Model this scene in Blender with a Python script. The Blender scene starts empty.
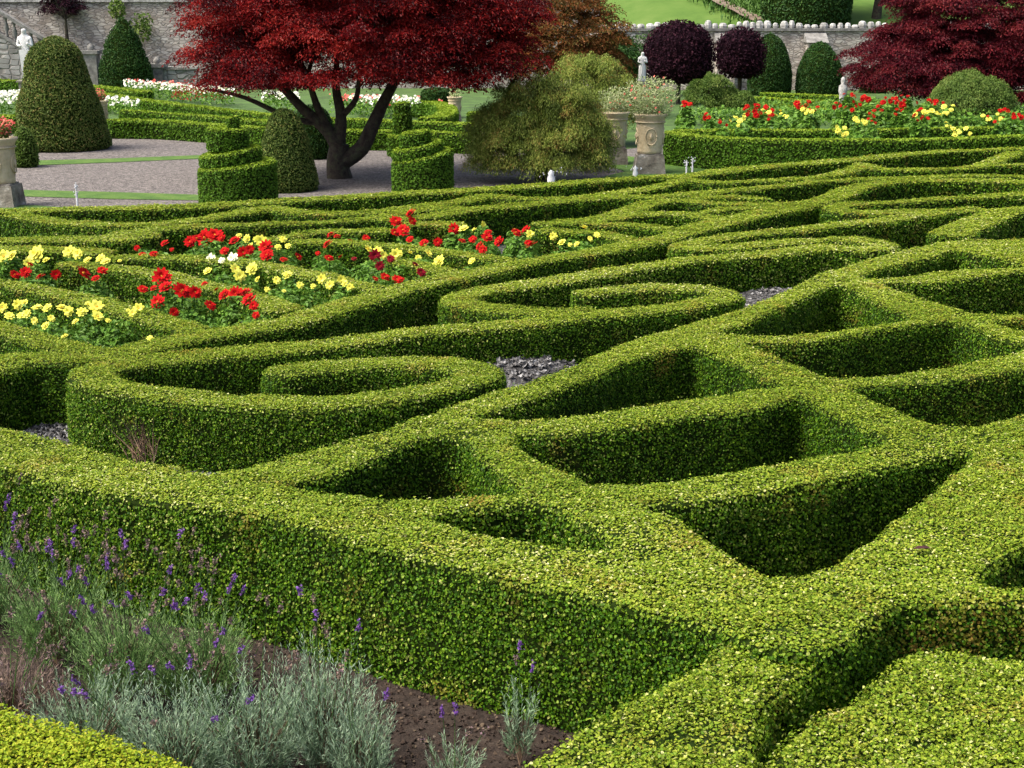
import bpy, math, random
import numpy as np
from mathutils import Vector, geometry
rng = np.random.default_rng(7); random.seed(7)
R = math.radians
C = bpy.context.scene.collection
SC = bpy.context.scene

# ------------------------------------------------------------------ camera, sky, sun, exposure
F = 1400.0; TH = math.atan(372/F); CZ = 3.5
cam = bpy.data.cameras.new('camera'); co = bpy.data.objects.new('camera', cam); C.objects.link(co)
co.location = (0, 0, CZ); co.rotation_euler = (math.pi/2-TH, 0, 0)
cam.sensor_width = 36; cam.lens = F/1024*36; cam.clip_end = 1500; cam.clip_start = 0.1
SC.camera = co
SUN_EL, SUN_AZ = R(57), R(-106)          # azimuth from +Y (view direction) towards +X
w = bpy.data.worlds.new("World"); SC.world = w; w.use_nodes = True
nt = w.node_tree; bg = nt.nodes['Background']
sky = nt.nodes.new('ShaderNodeTexSky'); sky.sky_type = 'NISHITA'; sky.sun_disc = False
sky.sun_elevation = SUN_EL; sky.sun_rotation = SUN_AZ; sky.dust_density = 6; sky.air_density = 0.8; sky.ozone_density = 0.4
nt.links.new(sky.outputs[0], bg.inputs[0]); bg.inputs[1].default_value = 0.15
sl = bpy.data.lights.new('sun', 'SUN'); sl.energy = 2.4; sl.angle = R(30); sl.color = (1, .95, .86)
so = bpy.data.objects.new('sun', sl); C.objects.link(so)
sdir = Vector((math.sin(SUN_AZ)*math.cos(SUN_EL), math.cos(SUN_AZ)*math.cos(SUN_EL), math.sin(SUN_EL)))
so.rotation_euler = sdir.to_track_quat('Z', 'Y').to_euler()
SC.view_settings.view_transform = 'Standard'; SC.view_settings.look = 'None'
SC.view_settings.exposure = 0.98; SC.view_settings.gamma = 1
SC.cycles.max_bounces = 6; SC.cycles.diffuse_bounces = 3; SC.cycles.transmission_bounces = 3

# ------------------------------------------------------------------ projection helpers (photo pixel -> point on a level)
sT, cT = math.sin(TH), math.cos(TH)
def at(x, y, z=0.0):
    dx = (x-512)/F; v = -(y-384)/F
    d = (dx, cT+v*sT, -sT+v*cT); t = (z-CZ)/d[2]
    return (d[0]*t, d[1]*t, z)
def atd(x, y, Y):
    dx = (x-512)/F; v = -(y-384)/F
    d = (dx, cT+v*sT, -sT+v*cT); t = Y/d[1]
    return (d[0]*t, Y, CZ+d[2]*t)
def ppm(p):
    return F/(p[1]*cT-(p[2]-CZ)*sT)
def at2(pts, z): return np.array([at(x, y, z)[:2] for x, y in pts])

# ------------------------------------------------------------------ objects
def tag(o, label=None, cat=None, group=None, kind=None):
    if label: o['label'] = label
    if cat: o['category'] = cat
    if group: o['group'] = group
    if kind: o['kind'] = kind
    return o
def empty(name, loc, label, cat, group=None, rz=0):
    o = bpy.data.objects.new(name, None); C.objects.link(o); o.location = loc; o.rotation_euler = (0, 0, rz)
    return tag(o, label, cat, group)
class MB:
    """vertex / face collector, several shapes -> one mesh; faces may carry material slots"""
    def __init__(s): s.v = []; s.f = []; s.m = []; s.n = 0; s.sm = []
    def add(s, v, f, m=0, smooth=False):
        v = np.asarray(v, float).reshape(-1, 3); s.v.append(v)
        s.f += [tuple(i+s.n for i in q) for q in f]; s.m += [m]*len(f); s.sm += [smooth]*len(f); s.n += len(v)
    def box(s, c, d, m=0, rz=0, taper=1.0, jit=0):
        x, y, z = [k/2 for k in d]; P = []
        for k in (-1, 1):
            t = taper if k > 0 else 1
            for a, b in ((-1, -1), (1, -1), (1, 1), (-1, 1)):
                P.append([a*x*t, b*y*t, k*z])
        P = np.array(P)+rng.normal(0, 1, (8, 3))*jit
        cr, sr = math.cos(rz), math.sin(rz)
        P = np.stack([P[:, 0]*cr-P[:, 1]*sr, P[:, 0]*sr+P[:, 1]*cr, P[:, 2]], 1)+np.array(c)
        s.add(P, [(3, 2, 1, 0), (4, 5, 6, 7), (0, 1, 5, 4), (1, 2, 6, 5), (2, 3, 7, 6), (3, 0, 4, 7)], m)
    def lathe(s, prof, c=(0, 0, 0), seg=32, m=0, noise=0, square=0, smooth=True):
        n = len(prof); P = []
        for r, z in prof:
            a = np.arange(seg)/seg*2*math.pi
            k = np.ones(seg)
            P.append(np.stack([r*np.cos(a)*k, r*np.sin(a)*k, np.full(seg, z)], 1))
        P = np.concatenate(P)+np.array(c)
        if noise:
            nn = vnoise(P*2.1)*noise; d = P-np.array(c); d[:, 2] = 0
            l = np.linalg.norm(d, axis=1, keepdims=True)+1e-6; P = P+d/l*nn[:, None]*np.minimum(1, l*4)
        f = []
        for i in range(n-1):
            for j in range(seg):
                k = (j+1) % seg
                f.append((i*seg+j, i*seg+k, (i+1)*seg+k, (i+1)*seg+j))
        s.add(P, f, m, smooth)
        s.add(P[:seg], [tuple(range(seg))[::-1]], m); s.add(P[-seg:], [tuple(range(seg))], m)
    def tube(s, pts, rad, seg=8, m=0, sub=4):
        pts = np.array(pts, float); rad = np.array(rad, float)
        if sub > 1 and len(pts) > 2:
            q = cat_rom(np.column_stack([pts, rad]), sub); pts, rad = q[:, :3], np.maximum(q[:, 3], .002)
        n = len(pts); T = np.gradient(pts, axis=0); T /= np.linalg.norm(T, axis=1, keepdims=True)+1e-9
        up = np.array([0.13, 0.95, 0.2]) if abs(T[0][2]) > .8 else np.array([0, 0, 1.])
        P = []
        for i in range(n):
            a = np.cross(T[i], up); a /= np.linalg.norm(a)+1e-9; b = np.cross(T[i], a); up = -b if False else up
            ang = np.arange(seg)/seg*2*math.pi
            P.append(pts[i]+rad[i]*(np.cos(ang)[:, None]*a+np.sin(ang)[:, None]*b))
        f = [(i*seg+j, i*seg+(j+1) % seg, (i+1)*seg+(j+1) % seg, (i+1)*seg+j) for i in range(n-1) for j in range(seg)]
        f += [tuple(range(seg)), tuple(range((n-1)*seg, n*seg))[::-1]]
        s.add(np.concatenate(P), f, m, True)
    def build(s, name, mats, parent=None, loc=None):
        V = np.concatenate(s.v) if s.v else np.zeros((0, 3))
        me = bpy.data.meshes.new(name); me.from_pydata(V.tolist(), [], s.f)
        me.polygons.foreach_set('material_index', s.m); me.polygons.foreach_set('use_smooth', s.sm)
        for q in (mats if isinstance(mats, (list, tuple)) else [mats]): me.materials.append(q)
        me.update()
        o = bpy.data.objects.new(name, me); C.objects.link(o)
        if parent: o.parent = parent
        if loc: o.location = loc
        return o
def cat_rom(P, sub, closed=False):
    P = np.asarray(P, float); n = len(P); out = []
    rg = n if closed else n-1
    for i in range(rg):
        if closed: a, b, c, d = P[(i-1) % n], P[i], P[(i+1) % n], P[(i+2) % n]
        else: a, b, c, d = P[max(i-1, 0)], P[i], P[i+1], P[min(i+2, n-1)]
        for k in range(sub):
            t = k/sub
            out.append(.5*((2*b)+(-a+c)*t+(2*a-5*b+4*c-d)*t*t+(-a+3*b-3*c+d)*t**3))
    if not closed: out.append(P[-1])
    return np.array(out)
def resample(P, step, closed=False):
    if closed: P = np.vstack([P, P[:1]])
    d = np.r_[0, np.cumsum(np.linalg.norm(np.diff(P[:, :2], axis=0), axis=1))]
    n = max(3, int(d[-1]/step)+1); t = np.linspace(0, d[-1], n)
    Q = np.stack([np.interp(t, d, P[:, k]) for k in range(P.shape[1])], 1)
    return Q[:-1] if closed else Q
_nf = rng.normal(0, 1, (9, 3)); _np = rng.uniform(0, 6.28, 9)
def vnoise(P):
    P = np.asarray(P); 
    if P.shape[1] == 2: P = np.column_stack([P, np.zeros(len(P))])
    return np.sin(P@_nf.T*1.0+_np).sum(1)/9*1.8
def inside(poly, p):
    x, y = p[:, 0], p[:, 1]; r = np.zeros(len(p), bool)
    lo, hi = poly.min(0), poly.max(0)
    k = np.where((x > lo[0]) & (x < hi[0]) & (y > lo[1]) & (y < hi[1]))[0]
    if len(k) == 0: return r
    xs, ys = x[k], y[k]; c = np.zeros(len(k), bool)
    x1, y1 = poly[:, 0], poly[:, 1]; x2, y2 = np.roll(x1, -1), np.roll(y1, -1)
    for a, b, d, e in zip(x1, y1, x2, y2):
        if b == e: continue
        c ^= ((b > ys) != (e > ys)) & (xs < (d-a)*(ys-b)/(e-b)+a)
    r[k] = c
    return r
def area2(p): x, y = p[:, 0], p[:, 1]; return .5*np.sum(x*np.roll(y, -1)-np.roll(x, -1)*y)

# ------------------------------------------------------------------ materials
def nmat(name):
    m = bpy.data.materials.new(name); m.use_nodes = True; return m, m.node_tree, m.node_tree.nodes['Principled BSDF']
def ramp(nt, cols, fac, pos=None):
    r = nt.nodes.new('ShaderNodeValToRGB'); e = r.color_ramp.elements
    n = len(cols); pos = pos or [i/(n-1) for i in range(n)]
    while len(e) < n: e.new(0.5)
    for i in range(n): e[i].position = pos[i]; e[i].color = (*cols[i], 1)
    nt.links.new(fac, r.inputs[0]); return r
def leafmat(name, cols, fresh=None, rough=.55, trans=.25, spec=.18, brown=None):
    m, nt, b = nmat(name)
    a = nt.nodes.new('ShaderNodeAttribute'); a.attribute_name = 'tint'
    r = ramp(nt, cols, a.outputs['Fac']); col = r.outputs[0]
    if fresh:
        r2 = ramp(nt, fresh, a.outputs['Fac'])
        fa = nt.nodes.new('ShaderNodeAttribute'); fa.attribute_name = 'fresh'
        mx = nt.nodes.new('ShaderNodeMix'); mx.data_type = 'RGBA'
        nt.links.new(fa.outputs['Fac'], mx.inputs[0]); nt.links.new(col, mx.inputs[6]); nt.links.new(r2.outputs[0], mx.inputs[7]); col = mx.outputs[2]
    if brown:
        g = nt.nodes.new('ShaderNodeNewGeometry'); n = nt.nodes.new('ShaderNodeTexNoise'); n.inputs['Scale'].default_value = 2.3; n.inputs['Detail'].default_value = 3
        nt.links.new(g.outputs['Position'], n.inputs['Vector'])
        rr = ramp(nt, [(0, 0, 0), (.03, .03, .03), (.42, .42, .42)], n.outputs[0], [0, .57, .74])
        mm = nt.nodes.new('ShaderNodeMath'); mm.operation = 'MULTIPLY'
        gt = nt.nodes.new('ShaderNodeMath'); gt.operation = 'PINGPONG'; gt.inputs[1].default_value = .13
        nt.links.new(a.outputs['Fac'], gt.inputs[0])
        g2 = nt.nodes.new('ShaderNodeMath'); g2.operation = 'GREATER_THAN'; g2.inputs[1].default_value = .06
        nt.links.new(gt.outputs[0], g2.inputs[0]); nt.links.new(rr.outputs[0], mm.inputs[0]); nt.links.new(g2.outputs[0], mm.inputs[1])
        mx = nt.nodes.new('ShaderNodeMix'); mx.data_type = 'RGBA'; mx.inputs[7].default_value = (*brown, 1)
        nt.links.new(mm.outputs[0], mx.inputs[0]); nt.links.new(col, mx.inputs[6]); col = mx.outputs[2]
    nt.links.new(col, b.inputs['Base Color']); b.inputs['Roughness'].default_value = rough
    b.inputs['Specular IOR Level'].default_value = spec
    if trans:
        t = nt.nodes.new('ShaderNodeBsdfTranslucent'); nt.links.new(col, t.inputs[0])
        ms = nt.nodes.new('ShaderNodeMixShader'); ms.inputs[0].default_value = trans
        nt.links.new(b.outputs[0], ms.inputs[1]); nt.links.new(t.outputs[0], ms.inputs[2])
        nt.links.new(ms.outputs[0], nt.nodes['Material Output'].inputs[0])
    return m
def noisemat(name, cols, scale=5, rough=.85, bump=.3, detail=8, vor=0, bscale=None, pos=None, spec=.3):
    m, nt, b = nmat(name)
    g = nt.nodes.new('ShaderNodeNewGeometry')
    n = nt.nodes.new('ShaderNodeTexNoise'); n.inputs['Scale'].default_value = scale; n.inputs['Detail'].default_value = detail; n.inputs['Roughness'].default_value = .65
    nt.links.new(g.outputs['Position'], n.inputs['Vector']); fac = n.outputs[0]
    if vor:
        v = nt.nodes.new('ShaderNodeTexVoronoi'); v.inputs['Scale'].default_value = vor
        nt.links.new(g.outputs['Position'], v.inputs['Vector'])
        sp = nt.nodes.new('ShaderNodeSeparateColor'); nt.links.new(v.outputs['Color'], sp.inputs[0])
        mm = nt.nodes.new('ShaderNodeMix'); mm.inputs[0].default_value = .6
        nt.links.new(fac, mm.inputs[2]); nt.links.new(sp.outputs[0], mm.inputs[3]); fac = mm.outputs[0]
    r = ramp(nt, cols, fac, pos or list(np.linspace(.3, .7, len(cols)))); nt.links.new(r.outputs[0], b.inputs['Base Color'])
    b.inputs['Roughness'].default_value = rough; b.inputs['Specular IOR Level'].default_value = spec
    if bump:
        n2 = nt.nodes.new('ShaderNodeTexNoise'); n2.inputs['Scale'].default_value = bscale or scale*3; n2.inputs['Detail'].default_value = 6
        nt.links.new(g.outputs['Position'], n2.inputs['Vector'])
        bp = nt.nodes.new('ShaderNodeBump'); bp.inputs['Strength'].default_value = bump; bp.inputs['Distance'].default_value = .03
        nt.links.new(n2.outputs[0] if not vor else v.outputs['Distance'], bp.inputs['Height']); nt.links.new(bp.outputs[0], b.inputs['Normal'])
    return m
def rubble(name, stones, mortar, sx, sz, rough=.9, rnd=1.0):
    """coursed rubble / ashlar: flattened voronoi cells with mortar joints"""
    m, nt, b = nmat(name); L = nt.links.new
    g = nt.nodes.new('ShaderNodeNewGeometry'); mp = nt.nodes.new('ShaderNodeMapping'); mp.inputs['Scale'].default_value = (sx, sx, sz)
    L(g.outputs['Position'], mp.inputs['Vector'])
    nz = nt.nodes.new('ShaderNodeTexNoise'); nz.inputs['Scale'].default_value = .8; L(g.outputs['Position'], nz.inputs['Vector'])
    ad = nt.nodes.new('ShaderNodeVectorMath'); ad.operation = 'ADD'; L(mp.outputs[0], ad.inputs[0]); L(nz.outputs[1], ad.inputs[1])
    v = nt.nodes.new('ShaderNodeTexVoronoi'); v.inputs['Scale'].default_value = 1; v.inputs['Randomness'].default_value = rnd; L(ad.outputs[0], v.inputs['Vector'])
    v2 = nt.nodes.new('ShaderNodeTexVoronoi'); v2.feature = 'DISTANCE_TO_EDGE'; v2.inputs['Randomness'].default_value = rnd; v2.inputs['Scale'].default_value = 1; L(ad.outputs[0], v2.inputs['Vector'])
    sp = nt.nodes.new('ShaderNodeSeparateColor'); L(v.outputs['Color'], sp.inputs[0])
    r = ramp(nt, stones, sp.outputs[0])
    n3 = nt.nodes.new('ShaderNodeTexNoise'); n3.inputs['Scale'].default_value = 1.3; n3.inputs['Detail'].default_value = 8; L(g.outputs['Position'], n3.inputs['Vector'])
    r3 = ramp(nt, [(.55, .52, .5), (1, 1, 1), (1.15, 1.15, 1.1)], n3.outputs[0], [.3, .5, .7])
    mu = nt.nodes.new('ShaderNodeMix'); mu.data_type = 'RGBA'; mu.blend_type = 'MULTIPLY'; mu.inputs[0].default_value = 1
    L(r.outputs[0], mu.inputs[6]); L(r3.outputs[0], mu.inputs[7])
    e = ramp(nt, [(0, 0, 0), (1, 1, 1)], v2.outputs['Distance'], [.03, .1])
    mx = nt.nodes.new('ShaderNodeMix'); mx.data_type = 'RGBA'; L(e.outputs[0], mx.inputs[0]); mx.inputs[6].default_value = (*mortar, 1); L(mu.outputs[2], mx.inputs[7])
    L(mx.outputs[2], b.inputs['Base Color']); b.inputs['Roughness'].default_value = rough
    bp = nt.nodes.new('ShaderNodeBump'); bp.inputs['Strength'].default_value = .8; bp.inputs['Distance'].default_value = .06
    L(e.outputs[0], bp.inputs['Height']); L(bp.outputs[0], b.inputs['Normal'])
    return m
DEEP = [(.010, .034, .002), (.028, .095, .003), (.068, .175, .005), (.16, .285, .010), (.52, .56, .16)]  # palest stop is a painted glint on scattered leaves
FRESH = [(.13, .125, .018), (.13, .23, .010), (.25, .335, .020), (.36, .40, .045), (.68, .68, .36)]  # last pale stop likewise puts sparkle into the leaf colour
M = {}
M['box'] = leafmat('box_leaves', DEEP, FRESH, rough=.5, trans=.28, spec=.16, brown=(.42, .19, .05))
M['gold'] = leafmat('golden_leaves', [(.10, .19, .01), (.18, .28, .012), (.27, .34, .02), (.34, .36, .04)], [(.16, .26, .01), (.27, .36, .012), (.36, .40, .02), (.42, .30, .04)], trans=.25)
M['core'] = noisemat('hedge_inside', [(.005, .012, .002), (.012, .024, .003), (.022, .028, .008)], 20, rough=1, bump=0, spec=.05)  # near-black core: its colour stands in for the shade between leaves
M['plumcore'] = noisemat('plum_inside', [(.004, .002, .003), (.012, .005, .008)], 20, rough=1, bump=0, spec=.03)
M['yew'] = leafmat('yew_needles', [(.05, .09, .018), (.10, .155, .030), (.15, .20, .04), (.27, .20, .07)], rough=.6, trans=.1, spec=.2)
M['yewdark'] = leafmat('dark_yew_needles', [(.012, .045, .008), (.022, .07, .012), (.04, .10, .016), (.07, .14, .025)], rough=.6, trans=.1, spec=.2)
M['far_hedge'] = leafmat('far_hedge_leaves', [(.05, .13, .008), (.09, .20, .012), (.15, .27, .02)], [(.16, .27, .015), (.24, .34, .02), (.32, .40, .04)], trans=.2)
M['red'] = leafmat('red_maple_leaves', [(.035, .003, .005), (.10, .004, .006), (.18, .006, .007), (.29, .012, .010), (.38, .045, .03)], trans=.3, rough=.45)
M['wine'] = leafmat('wine_maple_leaves', [(.035, .003, .008), (.08, .005, .012), (.14, .010, .018), (.22, .03, .03)], trans=.25, rough=.5)
M['orange'] = leafmat('bronze_maple_leaves', [(.06, .05, .01), (.16, .06, .015), (.25, .08, .02), (.13, .13, .03), (.32, .14, .05)], trans=.3)
M['weep'] = leafmat('weeping_maple_leaves', [(.08, .12, .02), (.15, .21, .03), (.23, .30, .05), (.33, .37, .08), (.30, .20, .05)], trans=.3)
M['purple'] = leafmat('purple_plum_leaves', [(.010, .004, .008), (.022, .007, .014), (.04, .012, .02), (.06, .02, .03)], trans=.1, spec=.08, rough=.8)
M['shrub'] = leafmat('shrub_leaves', [(.05, .10, .015), (.09, .16, .025), (.14, .22, .04), (.2, .26, .06)], trans=.25)
M['flowerleaf'] = leafmat('dahlia_leaves', [(.045, .12, .015), (.085, .19, .022), (.13, .27, .03), (.2, .34, .05)], trans=.25, rough=.45)
M['variegated'] = leafmat('variegated_leaves', [(.12, .2, .05), (.3, .36, .15), (.5, .52, .3), (.2, .3, .08)], trans=.25)
M['lavgreen'] = leafmat('lavender_green', [(.04, .09, .02), (.09, .18, .04), (.18, .31, .09), (.30, .42, .18)], trans=.1, rough=.7)
M['lavsilver'] = leafmat('lavender_silver', [(.05, .095, .045), (.14, .22, .12), (.25, .36, .22), (.38, .49, .35)], trans=.1, rough=.8)
M['lavdry'] = leafmat('lavender_dry', [(.08, .06, .045), (.16, .12, .09), (.25, .18, .14), (.16, .10, .14)], trans=.1, rough=.9)
M['lavpurple'] = leafmat('lavender_purple', [(.09, .03, .18), (.15, .06, .30), (.24, .12, .38), (.12, .06, .16)], trans=.15, rough=.7)
M['pinkmix'] = leafmat('pink_white_petals', [(.6, .08, .06), (.7, .2, .15), (.4, .04, .03)], trans=.2)
M['whitefl'] = leafmat('white_petals', [(.55, .6, .45), (.75, .75, .65), (.8, .8, .75), (.6, .62, .35)], trans=.2)
M['grassblade'] = leafmat('rough_grass_blades', [(.04, .10, .015), (.07, .15, .025), (.10, .19, .04)], trans=.2)
M['redpetal'] = noisemat('red_petals', [(.22, .001, .002), (.40, .003, .004), (.52, .006, .005)], 30, rough=.75, bump=0, spec=.1)
M['darkred'] = noisemat('dark_red_petals', [(.09, .002, .008), (.18, .003, .012), (.25, .005, .015)], 30, rough=.75, bump=0, spec=.1)
M['yelpetal'] = noisemat('yellow_petals', [(.62, .60, .05), (.72, .70, .09), (.78, .77, .20)], 30, rough=.75, bump=0, spec=.1)
M['palepetal'] = noisemat('cream_petals', [(.72, .72, .35), (.8, .8, .55), (.85, .85, .7)], 30, rough=.75, bump=0, spec=.1)
M['flcentre'] = noisemat('flower_centre', [(.5, .25, .02), (.6, .35, .03)], 40, bump=0)
M['bark'] = noisemat('bark', [(.02, .015, .012), (.05, .04, .03), (.07, .08, .04)], 9, rough=.95, bump=.8)
M['twig'] = noisemat('bare_twigs', [(.10, .06, .035), (.2, .13, .08), (.28, .2, .14)], 20, rough=.9, bump=.2)
M['gravel'] = noisemat('pale_gravel', [(.06, .054, .05), (.125, .112, .105), (.22, .20, .185)], 3.5, vor=28, bump=.7, rough=.95, pos=[.25, .5, .8])
M['court'] = noisemat('grey_gravel', [(.02, .02, .02), (.06, .058, .056), (.15, .15, .15)], 6, vor=30, bump=1, rough=.9, pos=[.25, .5, .8])
M['soil'] = noisemat('brown_soil', [(.010, .007, .005), (.028, .019, .014), (.05, .037, .028)], 9, bump=1, rough=1)
M['lawn'] = noisemat('mown_grass', [(.035, .085, .012), (.06, .125, .018), (.10, .16, .03)], 2.5, bump=.4, bscale=60, rough=.9)
M['slope'] = noisemat('hill_grass', [(.042, .095, .010), (.07, .135, .018), (.10, .16, .03)], .5, bump=.3, bscale=8, rough=.95)
M['stonepot'] = noisemat('yellow_sandstone', [(.34, .27, .16), (.50, .42, .27), (.60, .52, .36)], 3, bump=.4, bscale=14)
M['plinth'] = noisemat('lichen_stone', [(.07, .06, .05), (.18, .16, .13), (.25, .23, .19), (.50, .49, .46)], 4, bump=.6, bscale=14, pos=[.3, .45, .58, .68])
M['marble'] = noisemat('white_marble', [(.5, .5, .5), (.72, .72, .70), (.8, .8, .78)], 4, bump=.2)
M['rubble'] = rubble('rubble_wall', [(.28, .24, .20), (.44, .39, .34), (.56, .52, .46), (.38, .34, .31), (.66, .62, .56)], (.30, .27, .24), 3.6, 8.5)
M['ashlar'] = rubble('grey_ashlar', [(.24, .24, .22), (.31, .31, .29), (.38, .37, .35)], (.20, .19, .17), 2.2, 4.4, rnd=.3)
M['coping'] = noisemat('weathered_stone', [(.10, .10, .095), (.2, .195, .18), (.33, .33, .31)], 3, bump=.5)
M['merlon'] = noisemat('white_lichen_stone', [(.10, .10, .09), (.34, .34, .32), (.62, .62, .60)], 3.5, bump=.6)
M['pebble'] = leafmat('pebbles', [(.015, .015, .017), (.05, .05, .052), (.11, .108, .105), (.30, .30, .30), (.05, .045, .04)], trans=0, rough=.8)

# ------------------------------------------------------------------ leaves
def leaf_arrays(P, N, S, D=None, aspect=.62, hexa=False, fold=.18):
    n = len(P)
    if D is None: D = rng.normal(0, 1, (n, 3))
    D = D-(D*N).sum(1, keepdims=True)*N; D /= np.linalg.norm(D, axis=1, keepdims=True)+1e-9
    W = np.cross(N, D); S = np.asarray(S).reshape(-1, 1)*np.ones((n, 1))
    if hexa: pr = [(-.5, 0, 0), (-.22, .45, 1), (.2, .42, 1), (.5, 0, 0), (.2, -.42, 1), (-.22, -.45, 1)]
    else: pr = [(-.5, 0, 0), (.05, .5, 1), (.5, 0, 0), (.05, -.5, 1)]
    V = np.stack([P+D*S*a+W*S*b*aspect+N*S*fold*c for a, b, c in pr], 1)
    return V            # n,k,3
def leaf_mesh(name, sets, mats, parent=None, core=None):
    """sets: list of (V[n,k,3], tint[n], fresh[n], material slot); core: MB merged in front"""
    nv = 0; vs = []; ls = []; lv = []; mi = []; ti = []; fr = []; off = 0; sm = []
    if core is not None and core.n:
        V = np.concatenate(core.v); vs.append(V); nv = len(V)
        for q, m_, s_ in zip(core.f, core.m, core.sm): ls.append(off); lv += q; off += len(q); mi.append(m_); sm.append(s_)
        ti.append(np.zeros(nv)); fr.append(np.zeros(nv))
    ls = [np.array(ls, int)]; lv = [np.array(lv, int)]; mi = [np.array(mi, int)]; sm = [np.array(sm, bool)]
    for V, t, f, m_ in sets:
        n, k = V.shape[:2]
        if n == 0: continue
        vs.append(V.reshape(-1, 3)); lv.append(np.arange(n*k)+nv); ls.append(off+np.arange(n)*k); off += n*k; nv += n*k
        mi.append(np.full(n, m_)); sm.append(np.zeros(n, bool)); ti.append(np.repeat(t, k)); fr.append(np.repeat(f, k))
    V = np.concatenate(vs); LV = np.concatenate(lv); LS = np.concatenate(ls)
    me = bpy.data.meshes.new(name); me.vertices.add(len(V)); me.vertices.foreach_set('co', V.astype(np.float32).ravel())
    me.loops.add(len(LV)); me.loops.foreach_set('vertex_index', LV.astype(np.int32))
    me.polygons.add(len(LS)); me.polygons.foreach_set('loop_start', LS.astype(np.int32))
    me.polygons.foreach_set('material_index', np.concatenate(mi).astype(np.int32))
    me.polygons.foreach_set('use_smooth', np.concatenate(sm))
    for nm, ar in (('tint', ti), ('fresh', fr)):
        a = me.attributes.new(nm, 'FLOAT', 'POINT'); a.data.foreach_set('value', np.concatenate(ar).astype(np.float32))
    for q in mats: me.materials.append(q)
    me.update(calc_edges=True)
    o = bpy.data.objects.new(name, me); C.objects.link(o)
    if parent: o.parent = parent
    return o
def tris_of(mb):
    V = np.concatenate(mb.v); T = []
    for q in mb.f:
        for k in range(1, len(q)-1): T.append((q[0], q[k], q[k+1]))
    return V, np.array(T)
def scatter(V, T, size_fn, cover=1.6, loc=(0, 0, 0), back=.5, aspect=.62):
    A, B, Cc = V[T[:, 0]], V[T[:, 1]], V[T[:, 2]]
    nn = np.cross(B-A, Cc-A); ar = np.linalg.norm(nn, axis=1)/2; nn /= 2*ar[:, None]+1e-12
    cen = (A+B+Cc)/3+np.array(loc); cm = np.array([0, 0, CZ])
    dist = np.linalg.norm(cen-cm, axis=1); s = size_fn(dist)
    facing = ((cm-cen)*nn).sum(1) > -.15*dist
    dens = cover/(s*s*aspect*.62)*np.where(facing, 1, back)
    n = rng.poisson(ar*dens); idx = np.repeat(np.arange(len(T)), n)
    u = rng.random(len(idx)); v = rng.random(len(idx)); k = u+v > 1; u[k] = 1-u[k]; v[k] = 1-v[k]
    P = A[idx]+(B-A)[idx]*u[:, None]+(Cc-A)[idx]*v[:, None]
    return P, nn[idx], s[idx], idx
def rnorm(N, k):
    q = N+rng.normal(0, 1, N.shape)*k; return q/(np.linalg.norm(q, axis=1, keepdims=True)+1e-9)
def leafy(name, mb, mat, parent=None, loc=(0, 0, 0), lo=.026, per=.0021, cover=1.7, jit=.03, spread=.55, aspect=.62, down=0, back=.6, smax=1, core=None, fresh=None):
    V, T = tris_of(mb); P, N, S, idx = scatter(V, T, lambda d: np.minimum(np.maximum(lo, d*per), smax), cover, loc, back, aspect)
    P = P+N*(rng.uniform(-.6, 1, len(P))*jit)[:, None]
    D = None
    if down: D = rng.normal(0, .5, P.shape)+np.array([0, 0, -down])
    S = S*rng.uniform(.7, 1.25, len(S))
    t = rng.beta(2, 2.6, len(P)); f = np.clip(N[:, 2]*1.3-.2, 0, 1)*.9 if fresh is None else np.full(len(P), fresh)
    t = np.clip(t+vnoise((P+np.array(loc))*1.4)*.10, 0, 1)
    VV = leaf_arrays(P, rnorm(N, spread), S, D, aspect)
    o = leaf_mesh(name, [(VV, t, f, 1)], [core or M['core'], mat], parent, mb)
    return o

# ------------------------------------------------------------------ the parterre: traced centrelines on the level of the hedge tops
HT = .5
hedges = []      # dict(name,label,cores,poly list,...)
def ribbon(pts, w, top=HT, base=-.05, zimg=None, rounded=True, r=.028, pre=None):
    c = at2(pts, zimg if zimg is not None else top) if pre is None else np.array(pre)
    if np.isscalar(w): w = [w]*len(c)
    q = cat_rom(np.column_stack([c, w]), 8)
    d0 = np.hypot(q[:, 0].mean(), q[:, 1].mean())
    q = resample(q, max(.06, .006*d0)); n = len(q)
    T = np.gradient(q[:, :2], axis=0); T /= np.linalg.norm(T, axis=1, keepdims=True)+1e-9
    for _ in range(2):
        T[1:-1] = (T[:-2]+T[1:-1]*2+T[2:])/4; T /= np.linalg.norm(T, axis=1, keepdims=True)+1e-9
    Nn = np.stack([-T[:, 1], T[:, 0]], 1); a = q[:, 2]/2
    L = np.r_[0, np.cumsum(np.linalg.norm(np.diff(q[:, :2], axis=0), axis=1))]; Lr = L[-1]-L
    if rounded:
        for arc in (L, Lr):
            k = np.clip(arc/(a*.8), 0.0, 1); a = a*np.sqrt(np.clip(1-(1-k)**2, .05, 1))
    a = a+vnoise(np.column_stack([q[:, :2]*2.2, np.zeros(n)]))*.02
    lr = q[:, :2]+Nn*a[:, None]; rr = q[:, :2]-Nn*a[:, None]
    return dict(c=q[:, :2], N=Nn, a=a, poly=np.vstack([lr, rr[::-1]]), top=top, base=base, r=r)
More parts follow.
